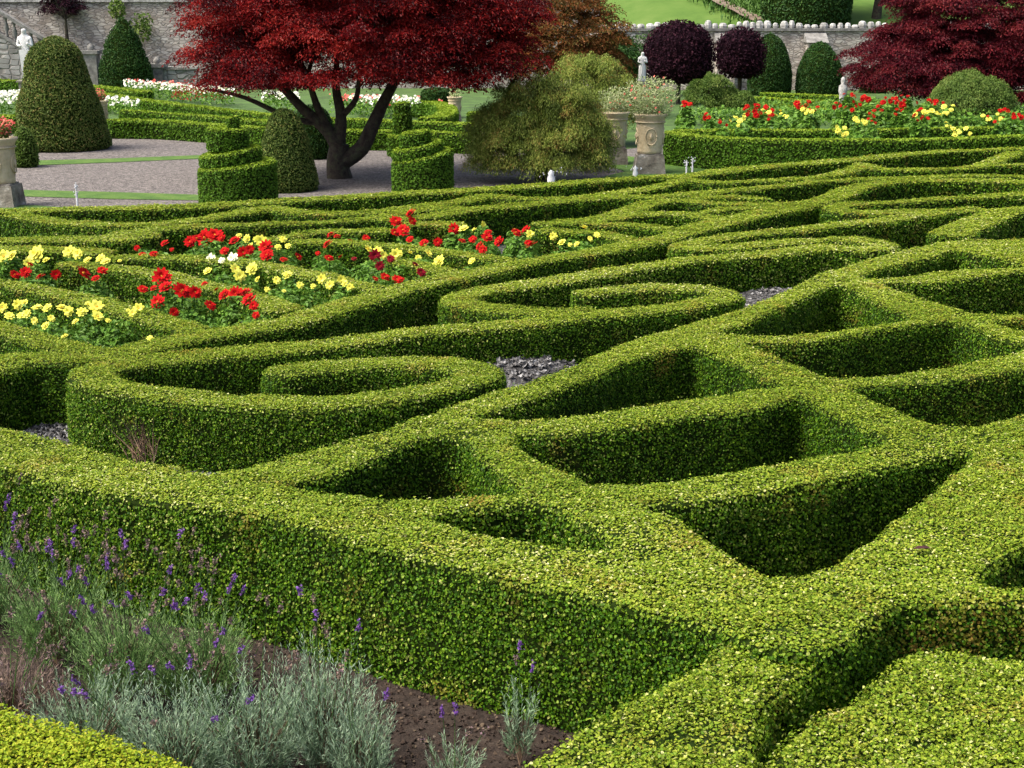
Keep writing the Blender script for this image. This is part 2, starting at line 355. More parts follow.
def ribbon_core(rb):
    q, Nn, a, h, zb, r = rb['c'], rb['N'], rb['a'], rb['top'], rb['base'], rb['r']
    n = len(q); prof = [(-1, 0, zb), (-1, 0, zb+(h-zb)*.45), (-1, 0, h-r*1.2), (-1, .35*r, h-.35*r), (-1, r, h), (0, 0, h+.004), (1, r, h), (1, .35*r, h-.35*r), (1, 0, h-r*1.2), (1, 0, zb+(h-zb)*.45), (1, 0, zb)]
    P = []
    for s_, ins, z in prof:
        off = s_*np.maximum(a-ins, .01)
        xy = q-Nn*off[:, None]*1.0
        nz = vnoise(np.column_stack([xy*2.3, np.full(n, z*3)]))
        xy = q-Nn*(off+s_*nz*.014)[:, None]
        zz = np.full(n, z)+(vnoise(np.column_stack([xy*1.6, np.zeros(n)]))*.02 if z > zb+.1 else 0)
        P.append(np.column_stack([xy, zz]))
    V = np.concatenate(P); k = len(prof)
    f = [(j*n+i, (j+1)*n+i, (j+1)*n+i+1, j*n+i+1) for j in range(k-1) for i in range(n-1)]
    f += [tuple(j*n for j in range(k))[::-1], tuple(j*n+n-1 for j in range(k))]
    mb = MB(); mb.add(V, f)
    V0, T0 = tris_of(mb); nn = np.cross(V0[T0[:, 1]]-V0[T0[:, 0]], V0[T0[:, 2]]-V0[T0[:, 0]])
    topz = nn[(V0[T0].mean(1)[:, 2] > h-.02)][:, 2].sum()
    if topz < 0: mb.f = [q_[::-1] for q_ in mb.f]
    return mb
def poly_mass(outline, holes, top, base, r=.028, grid=.16):
    """outline minus holes as one solid with rounded shoulders; returns MB"""
    mb = MB(); rings = []
    def prep(p, ccw):
        p = resample(cat_rom(p, 6, True), .07, True)
        if (area2(p) > 0) != ccw: p = p[::-1]
        return p
    O = prep(outline, True); H = [prep(h, False) for h in holes]
    allv = []; edges = []
    inset_polys = []
    for p in [O]+H:
        n = len(p); T = np.roll(p, -1, 0)-np.roll(p, 1, 0); T /= np.linalg.norm(T, axis=1, keepdims=True)+1e-9
        for _ in range(1): T = (np.roll(T, 1, 0)+2*T+np.roll(T, -1, 0)); T /= np.linalg.norm(T, axis=1, keepdims=True)+1e-9
        IN = np.stack([-T[:, 1], T[:, 0]], 1)     # left of travel = inside the mass
        rows = []
        for ins, z in ((0, base), (0, base+(top-base)*.35), (0, base+(top-base)*.68), (0, top-1.2*r), (.35*r, top-.35*r), (r, top)):
            xy = p+IN*ins
            nz = vnoise(np.column_stack([xy*2.3, np.full(n, z*3)])); xy = xy+IN*(nz*.014)[:, None]
            zz = np.full(n, z)+(vnoise(np.column_stack([xy*1.6, np.zeros(n)]))*.02 if z > base+.1 else 0)
            rows.append(np.column_stack([xy, zz]))
        V = np.concatenate(rows); k = len(rows)
        mb.add(V, [(j*n+i, j*n+(i+1) % n, (j+1)*n+(i+1) % n, (j+1)*n+i) for j in range(k-1) for i in range(n)])
        s0 = len(allv); allv += [tuple(v) for v in rows[-1][:, :2]]; edges += [(s0+i, s0+(i+1) % n) for i in range(n)]
        inset_polys.append(rows[-1][:, :2])
    lo, hi = O.min(0), O.max(0)
    gx, gy = np.meshgrid(np.arange(lo[0], hi[0], grid), np.arange(lo[1], hi[1], grid)); g = np.column_stack([gx.ravel(), gy.ravel()])+rng.uniform(-.04, .04, (gx.size, 2))
    k = inside(inset_polys[0], g)
    for h in inset_polys[1:]: k &= ~inside(h, g)
    g = g[k]; allv += [tuple(v) for v in g]
    res = geometry.delaunay_2d_cdt([Vector(v) for v in allv], edges, [], 0, 1e-5)
    V2 = np.array([tuple(v) for v in res[0]]); T2 = np.array([t for t in res[2]])
    cen = V2[T2].mean(1); k = inside(inset_polys[0], cen)
    for h in inset_polys[1:]: k &= ~inside(h, cen)
    T2 = T2[k]; a, b, c = V2[T2[:, 0]], V2[T2[:, 1]], V2[T2[:, 2]]
    cr = (b[:, 0]-a[:, 0])*(c[:, 1]-a[:, 1])-(b[:, 1]-a[:, 1])*(c[:, 0]-a[:, 0]); T2[cr < 0] = T2[cr < 0][:, ::-1]
    z = top+vnoise(np.column_stack([V2*1.6, np.zeros(len(V2))]))*.02
    mb.add(np.column_stack([V2, z]), [tuple(t) for t in T2.tolist()])
    return mb, O, H

BG = 'clipped box hedges of the parterre'
# --- the near lattice: outline minus the sunken cells between the hedges
OUT = [(-70,410),(0,426),(61,441),(122,459),(190,472),(215,474),(239,469),(287,455),(336,441),(380,430),(419,418),(477,399),(516,387),(569,367),(595,354),(630,342),(684,326),(741,310),(776,295),(824,274),(847,267),(892,253),(926,246),(950,242),(988,240),(1024,239),(1120,236),
       (1160,300),(1200,430),(1250,600),(1100,603),(1024,603),(935,604),(902,605),(880,616),(850,640),(812,652),(760,646),(722,630),(640,608),(560,590),(436,563),(348,541),(260,518),(152,502),(61,484),(0,470),(-70,456)]
HOLES = [
 [(283,486),(330,474),(375,455),(424,437),(464,438),(480,456),(524,493),(470,498),(406,500),(348,496)],
 [(430,520),(476,510),(541,506),(574,520),(604,538),(613,552),(571,548),(543,545),(491,537)],
 [(515,435),(560,433),(620,428),(700,416),(739,412),(778,402),(802,397),(837,416),(866,429),(888,441),(866,450),(821,459),(766,467),(712,478),(659,484),(595,486),(578,479),(537,459)],
 [(644,509),(712,502),(742,496),(819,484),(895,466),(972,452),(950,480),(925,502),(864,548),(828,572),(773,582),(740,566),(712,548),(680,524)],
 [(980,576),(1003,560),(1050,540),(1150,520),(1170,590),(1060,592),(988,588)],
 [(851,388),(902,384),(961,379),(1024,370),(1100,358),(1130,380),(1080,398),(1024,414),(1000,422),(970,428),(931,426),(912,418),(873,402)],
 [(745,343),(780,343),(824,341),(883,331),(940,323),(965,325),(1000,339),(1030,346),(1024,351),(980,361),(931,369),(880,374),(825,375),(802,366),(778,356)],
 [(472,417),(497,410),(555,392),(599,376),(626,361),(667,351),(694,347),(708,352),(740,365),(762,378),(784,385),(739,392),(657,404),(579,416),(530,419)],
 [(857,278),(885,268),(926,259),(950,251),(970,253),(1024,265),(1038,268),(1000,270),(941,274),(883,279)],
 [(719,332),(746,324),(776,310),(800,299),(824,289),(838,286),(850,289),(863,294),(890,308),(910,319),(863,328),(807,335),(760,336)],
 [(885,284),(941,282),(980,278),(1090,266),(1110,290),(1080,311),(1024,315),(984,315),(959,310),(922,298)],
 [(994,323),(1024,321),(1100,316),(1080,330),(1024,333),(1008,329)],
]
LATT = [
 ('long front border hedge with a tall outer face rising beside the lavender', [(-70,433),(0,448),(61,462),(152,482),(244,499),(348,519),(436,545),(560,570),(650,592),(730,612)], 1),
 ('long hedge curving from the front border up past both scrolls towards the right', [(215,488),(300,468),(380,443),(460,415),(540,393),(600,366),(660,341),(720,324),(780,303),(840,278),(900,260),(950,246),(1000,244)], 0),
 ('hedge crossing diagonally down between the two nearest sunken cells to the front corner', [(455,425),(520,462),(560,485),(620,515),(670,550),(720,590)], 0),
 ('hedge running diagonally across the middle of the lattice', [(690,338),(740,352),(800,380),(850,405),(900,432),(950,440)], 0),
 ('hedge crossing diagonally in the upper right of the lattice', [(845,280),(890,299),(930,312),(980,325),(1060,350)], 0),
 ('short diagonal hedge at the far upper right corner of the lattice', [(965,246),(1020,258),(1080,270)], 0),
 ('curved cross hedge bordering the two largest deep cells', [(290,493),(400,505),(480,503),(560,498),(640,496),(740,486),(820,472),(900,453),(965,440),(1024,425),(1110,400)], 0),
 ('curved cross hedge behind the largest middle cell', [(480,424),(560,425),(640,415),(740,402),(800,391),(850,381),(900,378),(1000,362),(1110,345)], 0),
 ('cross hedge between the two upper right cells', [(715,338),(800,338),(870,329),(930,321),(1000,319),(1100,312)], 0),
 ('slim cross hedge at the top right of the lattice', [(858,281),(941,278),(1024,270),(1110,262)], 0),
 ('broad diagonal hedge with a dark dead leaf lying on top', [(1140,450),(1040,470),(985,510),(930,555),(870,585),(800,625)], 0),
 ('short hedge crossing at the right edge beside the near right cell', [(915,596),(1000,596),(1110,598),(1200,600)], 0),
]
def px(pts, z=HT): return at2(pts, z)
mass, Opoly, Hpoly = poly_mass(px(OUT), [px(h) for h in HOLES], HT, -.32)

RIB = [
 ('nearest snail scroll hedge with a bare twiggy patch and long arm to another coil', [(268,374),(297,369),(336,364),(380,361),(420,361),(455,364),(476,369),(480,375),(465,381),(438,388),(399,395),(360,400),(336,402),(278,402),(219,399),(156,393),(117,387),(96,381),(92,375),(104,368),(130,363),(156,359),(219,353),(278,348),(336,342),(400,335),(439,331),(517,324),(595,315),(650,309),(690,304),(722,298),(724,293),(700,289),(665,287),(630,288),(600,290),(578,294)], .38),
 ('looping hedge that folds back at left beside the long scroll arm and coils at right', [(600,312),(537,312),(490,308),(464,302),(460,297),(475,291),(517,284.5),(600,274),(678,262.5),(737,256.5),(780,252),(824,248),(862,248.5),(884,246.5),(876,242.5),(848,239.5),(822,240)], .38),
 ('narrow looping hedge folding back in the centre below the spindle', [(822,240),(770,243.5),(737,246),(700,248),(685,247),(690,243),(712,239),(740,235),(800,229),(824,226),(883,219),(922,214),(951,210.5),(985,209)], .38),
 ('looping hedge folding back on the right behind the blunt ended hedge', [(940,210),(900,212),(865,212),(842,211),(835,208),(852,204),(902,201),(961,197),(1024,193),(1100,188)], .38),
 ('blunt ended hedge slanting down from the right edge beside a deep dark cell', [(944,236),(962,228),(982,220),(1003,213),(1035,210),(1110,207)], .55),
 ('long hedge edging the flower triangle, from the left edge up to the centre', [(-70,364),(10,359.5),(39,358),(78,357),(117,352),(156,343),(200,334),(239,329),(278,323),(317,313),(356,301),(400,288),(459,276),(517,264.5),(566,256.5),(600,250.5),(639,243),(668,237),(688,231)], .44),
 ('bold curved hedge sweeping from the centre up to the right edge', [(680,233),(707,225),(737,218),(768,212),(800,206),(828,197.5),(845,190.5),(870,184.5),(900,181),(941,179.5),(980,180),(1024,182),(1110,186)], .5),
 ('hedge stub dropping away at the left edge above the front border', [(30,361),(4,364),(-24,371),(-60,382)], .44),
 ('slanting hedge below the nearest yellow flowers at the left edge', [(-70,318),(0,328),(39,338),(75,348),(104,355)], .36),
 ('slanting hedge between the nearest yellow flowers and the red row', [(-70,277),(0,283),(39,289),(78,298),(117,308),(156,318),(205,331)], .36),
 ('slanting hedge between the near red flowers and the pale yellow clump', [(60,264),(107,268),(156,273),(200,283),(240,292),(292,310)], .38),
 ('slanting hedge between the pale yellow flowers and the dark red clump', [(100,257),(150,257.5),(200,259.5),(259,265),(300,272),(345,281),(392,290)], .36),
 ('slanting hedge in front of the far right red dahlias', [(290,242),(350,243),(400,246),(439,250),(478,256),(525,264)], .36),
 ('stubby hedge end beside the small dark red flowers', [(392,261),(425,267),(462,276)], .34),
 ('long straight hedge at the left edge behind the yellow flowers', [(-70,242),(0,240),(78,238),(130,236.5),(158,233)], .5),
 ('short round nosed hedge at the left behind the yellow flowers', [(-70,247),(0,248),(60,248.5),(88,250),(110,252.5)], .5),
 ('far border hedge along the whole back of the parterre', [(-80,212),(0,210.5),(98,208.5),(195,206),(239,203),(278,200.5),(337,197),(400,193.5),(459,190),(517,186.5),(560,184),(600,181.5),(649,178),(688,175),(737,170),(800,164.5),(824,162),(863,159),(922,153.5),(961,150.5),(1024,148.5),(1110,148)], .5),
 ('first wave of the scalloped hedge behind, leftmost', [(8,213),(39,218.5),(78,223),(137,225.5),(166,223.5),(200,219.5),(239,212),(274,205)], .42),
 ('second wave of the scalloped hedge, in front of the small spiral', [(268,205),(307,211.5),(356,213),(376,211),(419,206),(459,201.5),(482,195)], .42),
 ('third wave of the scalloped hedge, below the weeping maple', [(476,193),(507,196.5),(540,198),(566,198),(600,194),(639,189),(668,184),(690,177)], .42),
 ('fourth wave of the scalloped hedge, below the tall rose hedge', [(680,178),(707,182.5),(756,181.5),(800,179),(824,176),(843,172),(868,164)], .42),
 ('fifth wave of the scalloped hedge, at the far right', [(858,163),(883,169),(941,169.5),(976,167),(990,162),(1018,152)], .42),
 ('sixth wave of the scalloped hedge, touching the right edge', [(985,166),(1024,164),(1100,164)], .42),
 ('thin hedge running just below the leftmost two waves', [(108,234),(150,230),(200,226.5),(259,224.5),(317,222),(376,217),(404,211),(430,208),(468,207.5)], .36),
 ('straight tall faced hedge pointing right from behind the far red dahlias', [(378,221),(416,217.5),(478,209.5),(537,204),(600,198),(640,197),(664,198)], .42),
 ('short curved hedge behind the middle red flowers', [(262,241),(290,236),(320,232),(350,231),(395,231)], .36),
 ('short round ended hedge behind the upright red dahlias', [(395,226),(430,224),(466,225.5)], .42),
 ('thin hedge just below the third and fourth waves, reaching the right edge', [(640,198),(697,192.5),(740,189),(766,186.5),(800,184),(824,181),(883,178),(941,175.5),(996,175.5),(1100,178)], .36),
 ('short round ended hedge inside the long curve right of centre', [(690,198),(730,196),(772,198.5)], .36),
 ('hedge forming the upper side of the centre spindle', [(533,226),(566,222),(600,217),(629,210),(655,202),(688,200.5),(717,203.5),(776,204),(815,201)], .42),
 ('hedge forming the inner lens of the centre spindle', [(590,221),(612,217),(639,214),(678,213),(707,216),(732,220)], .38),
 ('tiny hedge closing the right end of the spindle', [(700,212),(737,208.5),(768,207.5),(802,206)], .3),
 ('hedge forming the lower side of the centre spindle', [(555,223),(600,224),(639,225.5),(668,229),(694,232)], .38),
 ('small hedge behind the rightmost yellow flowers', [(535,231),(580,232.5),(610,235),(634,241)], .36),
]
rbs = []
for lab, pts, wd in RIB: rbs.append((lab, ribbon(pts, wd)))
polys = [rb['poly'] for _, rb in rbs]
def in_mass(p, skip=False):
    k = inside(Opoly, p)
    for h in Hpoly: k &= ~inside(h, p)
    return k
def hedge_size(d): return np.maximum(.021, d*.00165)
def hedge_leaves(mb, own, cover=2.5):
    V, T = tris_of(mb); P, N, S, idx = scatter(V, T, hedge_size, cover, back=.45)
    out = P+N*.05
    side = N[:, 2] < .6
    keep = ~(side & (rng.random(len(P)) < .10+.15*vnoise(P*9+1)))
    for j, pl in enumerate(polys):
        if j == own: continue
        lo, hi = pl.min(0)-.1, pl.max(0)+.1
        if (P[:, 0].max() < lo[0]) or (P[:, 0].min() > hi[0]) or (P[:, 1].max() < lo[1]) or (P[:, 1].min() > hi[1]): continue
        ins = inside(pl, np.where(side[:, None], out[:, :2], P[:, :2]))
        keep &= ~(ins & (side | (j < own)))
    if own >= 0:
        ins = in_mass(np.where(side[:, None], out[:, :2], P[:, :2])); keep &= ~ins
    keep0 = keep; side_ = side[keep]; P, N, S, idx = P[keep], N[keep], S[keep], idx[keep]
    jit = np.where(side_, rng.uniform(-.035, .030, len(P)), rng.uniform(-.020, .022, len(P))); spr = rng.random(len(P)) < .04; jit[spr] += rng.uniform(.0, .035, spr.sum()); jit += vnoise(P*11+2)*.013+vnoise(P*23)*.007
    P = P+N*jit[:, None]
    S = S*rng.uniform(.65, 1.2, len(S))
    t = np.clip(rng.beta(2.2, 2.6, len(P))+vnoise(P*1.7)*.10+vnoise(P*.6+3)*.05, 0, 1)
    # fresh growth sits on the clipped tops and the first hand's breadth below them
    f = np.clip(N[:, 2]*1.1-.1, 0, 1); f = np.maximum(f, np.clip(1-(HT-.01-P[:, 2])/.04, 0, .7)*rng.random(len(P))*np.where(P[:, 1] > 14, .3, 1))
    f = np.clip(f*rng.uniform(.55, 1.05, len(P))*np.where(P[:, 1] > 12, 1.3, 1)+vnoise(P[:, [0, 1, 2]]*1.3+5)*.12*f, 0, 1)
    near = np.linalg.norm(P-np.array([0, 0, CZ]), axis=1) < 10
    Nl = rnorm(N+np.array([0, 0, .2]), np.where(N[:, 2:3] > .6, np.where(P[:, 1:2] > 14, .26, .40), .55))
    return P, Nl, S, t, f, near
def build_sets(P, N, S, t, f, near, m_=1):
    out = []
    if near.any(): out.append((leaf_arrays(P[near], N[near], S[near], hexa=True, aspect=.72), t[near], f[near], m_))
    k = ~near
    if k.any(): out.append((leaf_arrays(P[k], N[k], S[k], aspect=.75), t[k], f[k], m_))
    return out
# ribbons -> one hedge each
for i, (lab, rb) in enumerate(rbs):
    rb['base'] = -.12; rb['top'] = HT-.004*(i % 4)-.006
    mb = ribbon_core(rb)
    d = hedge_leaves(mb, i)
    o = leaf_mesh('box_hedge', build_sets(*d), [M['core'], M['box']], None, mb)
    tag(o, lab, 'hedge', BG)
    if i == 0: scroll_hedge = o
# lattice mass -> leaves and core faces shared out to the nearest hedge line
lines = [resample(cat_rom(px(p), 6), .12) for _, p, _ in LATT]
def nearest(p):
    best = np.full(len(p), 1e9); idx = np.zeros(len(p), int)
    for j, l in enumerate(lines):
        for s in range(0, len(p), 20000):
            d = ((p[s:s+20000, None, :]-l[None])**2).sum(2).min(1); b = best[s:s+20000]; ii = idx[s:s+20000]
            k = d < b; b[k] = d[k]; ii[k] = j
    return idx
Pm, Nm, Sm, tm, fm, nm = hedge_leaves(mass, -1)
lid = nearest(Pm[:, :2]-Nm[:, :2]*.03)
MV = np.concatenate(mass.v); fc = np.array([MV[list(q)].mean(0) for q in mass.f]); fid = nearest(fc[:, :2])
for j, (lab, _, fr) in enumerate(LATT):
    sub = MB(); fs = [mass.f[i] for i in np.where(fid == j)[0]]
    if fs:
        used = sorted({v for q in fs for v in q}); mp = {v: i for i, v in enumerate(used)}
        sub.add(MV[used], [tuple(mp[v] for v in q) for q in fs])
    k = lid == j
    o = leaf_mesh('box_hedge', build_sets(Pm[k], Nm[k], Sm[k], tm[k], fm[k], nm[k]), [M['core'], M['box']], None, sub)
    tag(o, lab, 'hedge', BG)

# --- lower hedges in front of the parterre
def lone_mass(name, outline_px, zt, base, mat, label, per=None):
    mb, O, _ = poly_mass(px(outline_px, zt), [], zt, base)
    V, T = tris_of(mb); P, N, S, idx = scatter(V, T, hedge_size, 2.8, back=.4)
    P = P+N*rng.uniform(-.022, .045, len(P))[:, None]
    P[:, 2] += vnoise(P*3)*.012; P += N*(vnoise(P*8)*.022+vnoise(P*17)*.012)[:, None]; k_ = rng.random(len(P)) < .05; P[k_] += N[k_]*rng.uniform(.01, .04, (k_.sum(), 1))
    t = np.clip(rng.beta(2.2, 2.4, len(P))+vnoise(P*1.7)*.07, 0, 1)
    f = np.clip(np.maximum(N[:, 2], np.clip(1-(zt-P[:, 2])/.14, 0, .8)*rng.random(len(P)))*rng.uniform(.5, 1.05, len(P)), 0, 1)
    o = leaf_mesh(name, build_sets(P, rnorm(N+np.array([0, 0, .15]), .5), S*rng.uniform(.6, 1.12, len(S)), t, f, np.ones(len(P), bool)), [M['core'], mat], None, mb)
    return tag(o, label, 'hedge', BG)
lone_mass('box_hedge', [(735,640),(800,634),(868,626),(858,640),(815,668),(773,697),(758,728),(752,768),(740,830),(480,850),(530,768),(600,722),(660,690),(715,655)], .42, -.35, M['box'], 'hedge running down to the bottom edge from the front corner, with some orange leaves')
lone_mass('box_hedge', [(752,790),(772,756),(798,734),(853,705),(890,675),(932,653),(1024,664),(1120,684),(1180,860),(740,860)], .36, -.35, M['box'], 'low wide hedge filling the bottom right corner')
lone_mass('golden_hedge', [(-60,706),(0,710),(30,722),(60,728),(88,732),(129,748),(187,768),(230,800),(240,870),(-80,870)], .25, -.35, M['gold'], 'low yellow green hedge in the bottom left corner before the lavender')

# dead twigs in the scroll hedge face
tw = MB()
c0 = np.array(at(146, 404, .5))
for k in range(46):
    a = np.array([c0[0]+rng.normal(0, .05), c0[1]-.20+rng.normal(0, .02), rng.uniform(.02, .2)])
    b = a+np.array([rng.normal(-.05, .07), rng.normal(-.02, .02), rng.uniform(.18, .34)])
    b[2] = min(b[2], .47)
    tw.tube([a, (a+b)/2+rng.normal(0, .015, 3), b], [.004, .003, .0015], 4, sub=1)
tw.build('bare_twigs', M['twig'], scroll_hedge)

# ------------------------------------------------------------------ ground
def sheet(name, pts, mat, kind='structure', label=None):
    mb = MB(); mb.add(pts, [tuple(range(len(pts)))]); o = mb.build(name, mat); tag(o, label, None, None, kind)
    if area2(np.array(pts)[:, :2]) < 0: o.data.flip_normals()
    return o
g = 700
gv, gf = [], []
mb = MB(); mb.add([(-g, -60, -.32), (g, -60, -.32), (g, g, -.32), (-g, g, -.32)], [(0, 1, 2, 3)]); tag(mb.build('ground', M['soil']), kind='structure')
# raised gravel court inside the border
crt = [(-120,440),(0,448),(61,462),(152,484),(244,500),(348,521),(436,545),(560,572),(650,594),(740,618),(830,618),(900,590),(1100,595),(1300,600)]
P = [(*p, 0) for p in at2(crt, 0.0).tolist()]
P = [(p[0], p[1]+.55, 0) for p in P]+[(40, P[-1][1]+.5, 0), (60, 34, 0), (-60, 34, 0), (-40, P[0][1]+.5, 0)]
CP = resample(np.array([q[:2] for q in P]), .6, True)
gx, gy = np.meshgrid(np.arange(-20, 25, .25), np.arange(4, 34, .25)); gp = np.column_stack([gx.ravel(), gy.ravel()]); gp = gp[inside(CP, gp)]
res = geometry.delaunay_2d_cdt([Vector(v) for v in np.vstack([CP, gp])], [(i, (i+1) % len(CP)) for i in range(len(CP))], [], 1, 1e-5)
V2 = np.array([tuple(v) for v in res[0]]); z = np.full(len(V2), -.06)+vnoise(V2*1.5)*.012
for (bx, by, bh, br) in ((530,376,.20,.8),(500,384,.1,.6),(770,300,.16,.8),(880,250,.10,.8),(800,590,-.12,.9),(740,596,-.10,.6),(440,330,.1,.6)):
    q = at(bx, by); z += bh*np.exp(-((V2[:, 0]-q[0])**2+(V2[:, 1]-q[1])**2)/br**2)
CZV = np.column_stack([V2, z]); mb = MB(); mb.add(CZV, [tuple(t) for t in res[2]], 0, True); tag(mb.build('gravel_court', M['court']), kind='structure')
def courtz(x, y):
    k = np.argmin((CZV[:, 0]-x)**2+(CZV[:, 1]-y)**2); return CZV[k, 2]
P = [(-300, 22, .004)] ; 
back = [at(x, y, 0) for x, y in ((-80,222),(0,221),(98,218),(195,216),(278,211),(400,204),(517,197),(600,192),(688,185),(800,174),(922,162),(1024,156),(1110,155))]
sheet('gravel_path', [(p[0], p[1], .004) for p in back]+[(60, 30, .004), (120, 110, .004), (-120, 110, .004), (-60, 22, .004)], M['gravel'])
sheet('back_lawn', [(x, y, .008) for x, y, _ in [at(-60, 126), at(210, 128), at(480, 128), at(620, 150), at(700, 140), at(1100, 140)]]+[(110, 40, .008), (110, 108, .008), (-110, 108, .008), (-60, 45, .008)], noisemat('bedding_soil_and_grass', [(.03, .05, .015), (.05, .10, .02), (.08, .15, .03)], 1.2, bump=.5, bscale=20))
for nm, pts in (('grass_strip', [(24,190.5),(110,192.5),(205,195.5),(300,199),(300,203),(205,201),(110,199.5),(24,197)]), ('grass_strip', [(30,161),(110,159),(202,155.5),(260,153),(260,156),(202,159),(110,163),(30,166)]),
                ('grass_strip', [(100,134.5),(210,137),(300,141),(480,150),(480,154),(300,146),(210,141),(100,138)]), ('grass_strip', [(-60,205),(35,206),(80,209),(80,213),(-60,214)]),
                ('grass_strip', [(604,165),(612,159),(625,156.5),(660,160),(700,163),(800,164),(840,161),(840,170),(690,182),(600,188),(560,187),(600,178),(625,172)])):
    sheet(nm, [(*at(x, y)[:2], .014) for x, y in pts], M['lawn'])

# pebbles lying in the gravel court where it shows
def pebbles(name, spots, n, label, z=0.0):
    vs = []; ts = []
    base = np.array([(1, 0, 0), (.3, .9, 0), (-.8, .6, 0), (-.8, -.6, 0), (.3, -.9, 0), (0, 0, .7)])
    mb = MB(); 
    Ps = []
    for (x, y, rx, ry, k) in spots:
        q = np.column_stack([x+rng.normal(0, rx, k), y+rng.normal(0, ry, k)]); Ps += [at(a, b, z) for a, b in q]
    Ps = np.array(Ps); Ps[:, 2] = [courtz(a_, b_) for a_, b_, c_ in Ps]; N = rnorm(np.tile([0, 0, 1.], (len(Ps), 1)), .35)
    S = rng.uniform(.03, .075, len(Ps)); Ps[:, 2] += rng.uniform(.004, .02, len(Ps))
    V = leaf_arrays(Ps, N, S, aspect=.9, hexa=True, fold=-.3)
    V2 = leaf_arrays(Ps-N*(S*.25)[:, None], N, S*1.15, aspect=.9, hexa=True, fold=-.3)
    t = rng.random(len(Ps))
    o = leaf_mesh(name, [(V, t, t, 0)], [M['pebble']]); tag(o, label, 'pebbles', None, 'stuff')
pebbles('gravel_stones', [(50,434,25,12,900),(80,460,40,8,500),(150,472,60,6,400),(530,382,35,12,1100),(770,300,22,6,400),(880,250,18,4,200),(250,475,40,6,300),(735,398,90,30,300),(800,585,20,6,200),(470,320,40,12,200)], 0, 'loose grey stones of the gravel court between the hedges', z=-.05)

cr = leafmat('soil_crumbs', [(.012,.008,.006),(.035,.023,.018),(.07,.05,.035),(.12,.09,.06),(.22,.2,.17)], trans=0, rough=.95)
n_ = 9000; Pq = np.array([at(x_, y_, -.315) for x_, y_ in zip(rng.uniform(-80, 640, n_), rng.uniform(600, 840, n_))]); Pq[:, 2] += rng.uniform(0, .012, n_)
tag(leaf_mesh('soil_litter', [(leaf_arrays(Pq, rnorm(np.tile([0, 0, 1.], (n_, 1)), .5), rng.uniform(.008, .035, n_), aspect=.8, hexa=True, fold=-.3), rng.beta(1.6, 3, n_), np.zeros(n_), 0)], [cr]), 'crumbs of soil, bark and dry litter on the lavender bed', 'litter', None, 'stuff')
# dead leaf on the broad hedge
mb = MB(); p = at(922, 549, HT+.05)
mb.add(np.array([(-.055, 0, 0), (-.02, .02, .012), (.03, .016, .014), (.055, 0, .004), (.025, -.018, .012), (-.02, -.02, .01), (0, 0, .002)])+np.array(p), [(0, 6, 1), (1, 6, 2), (2, 6, 3), (3, 6, 4), (4, 6, 5), (5, 6, 0)])
tag(mb.build('dead_leaf', noisemat('dead_leaf_brown', [(.03, .01, .012), (.06, .02, .02)], 30, bump=0)), 'dark curled dead leaf lying on the broad diagonal hedge', 'leaf')

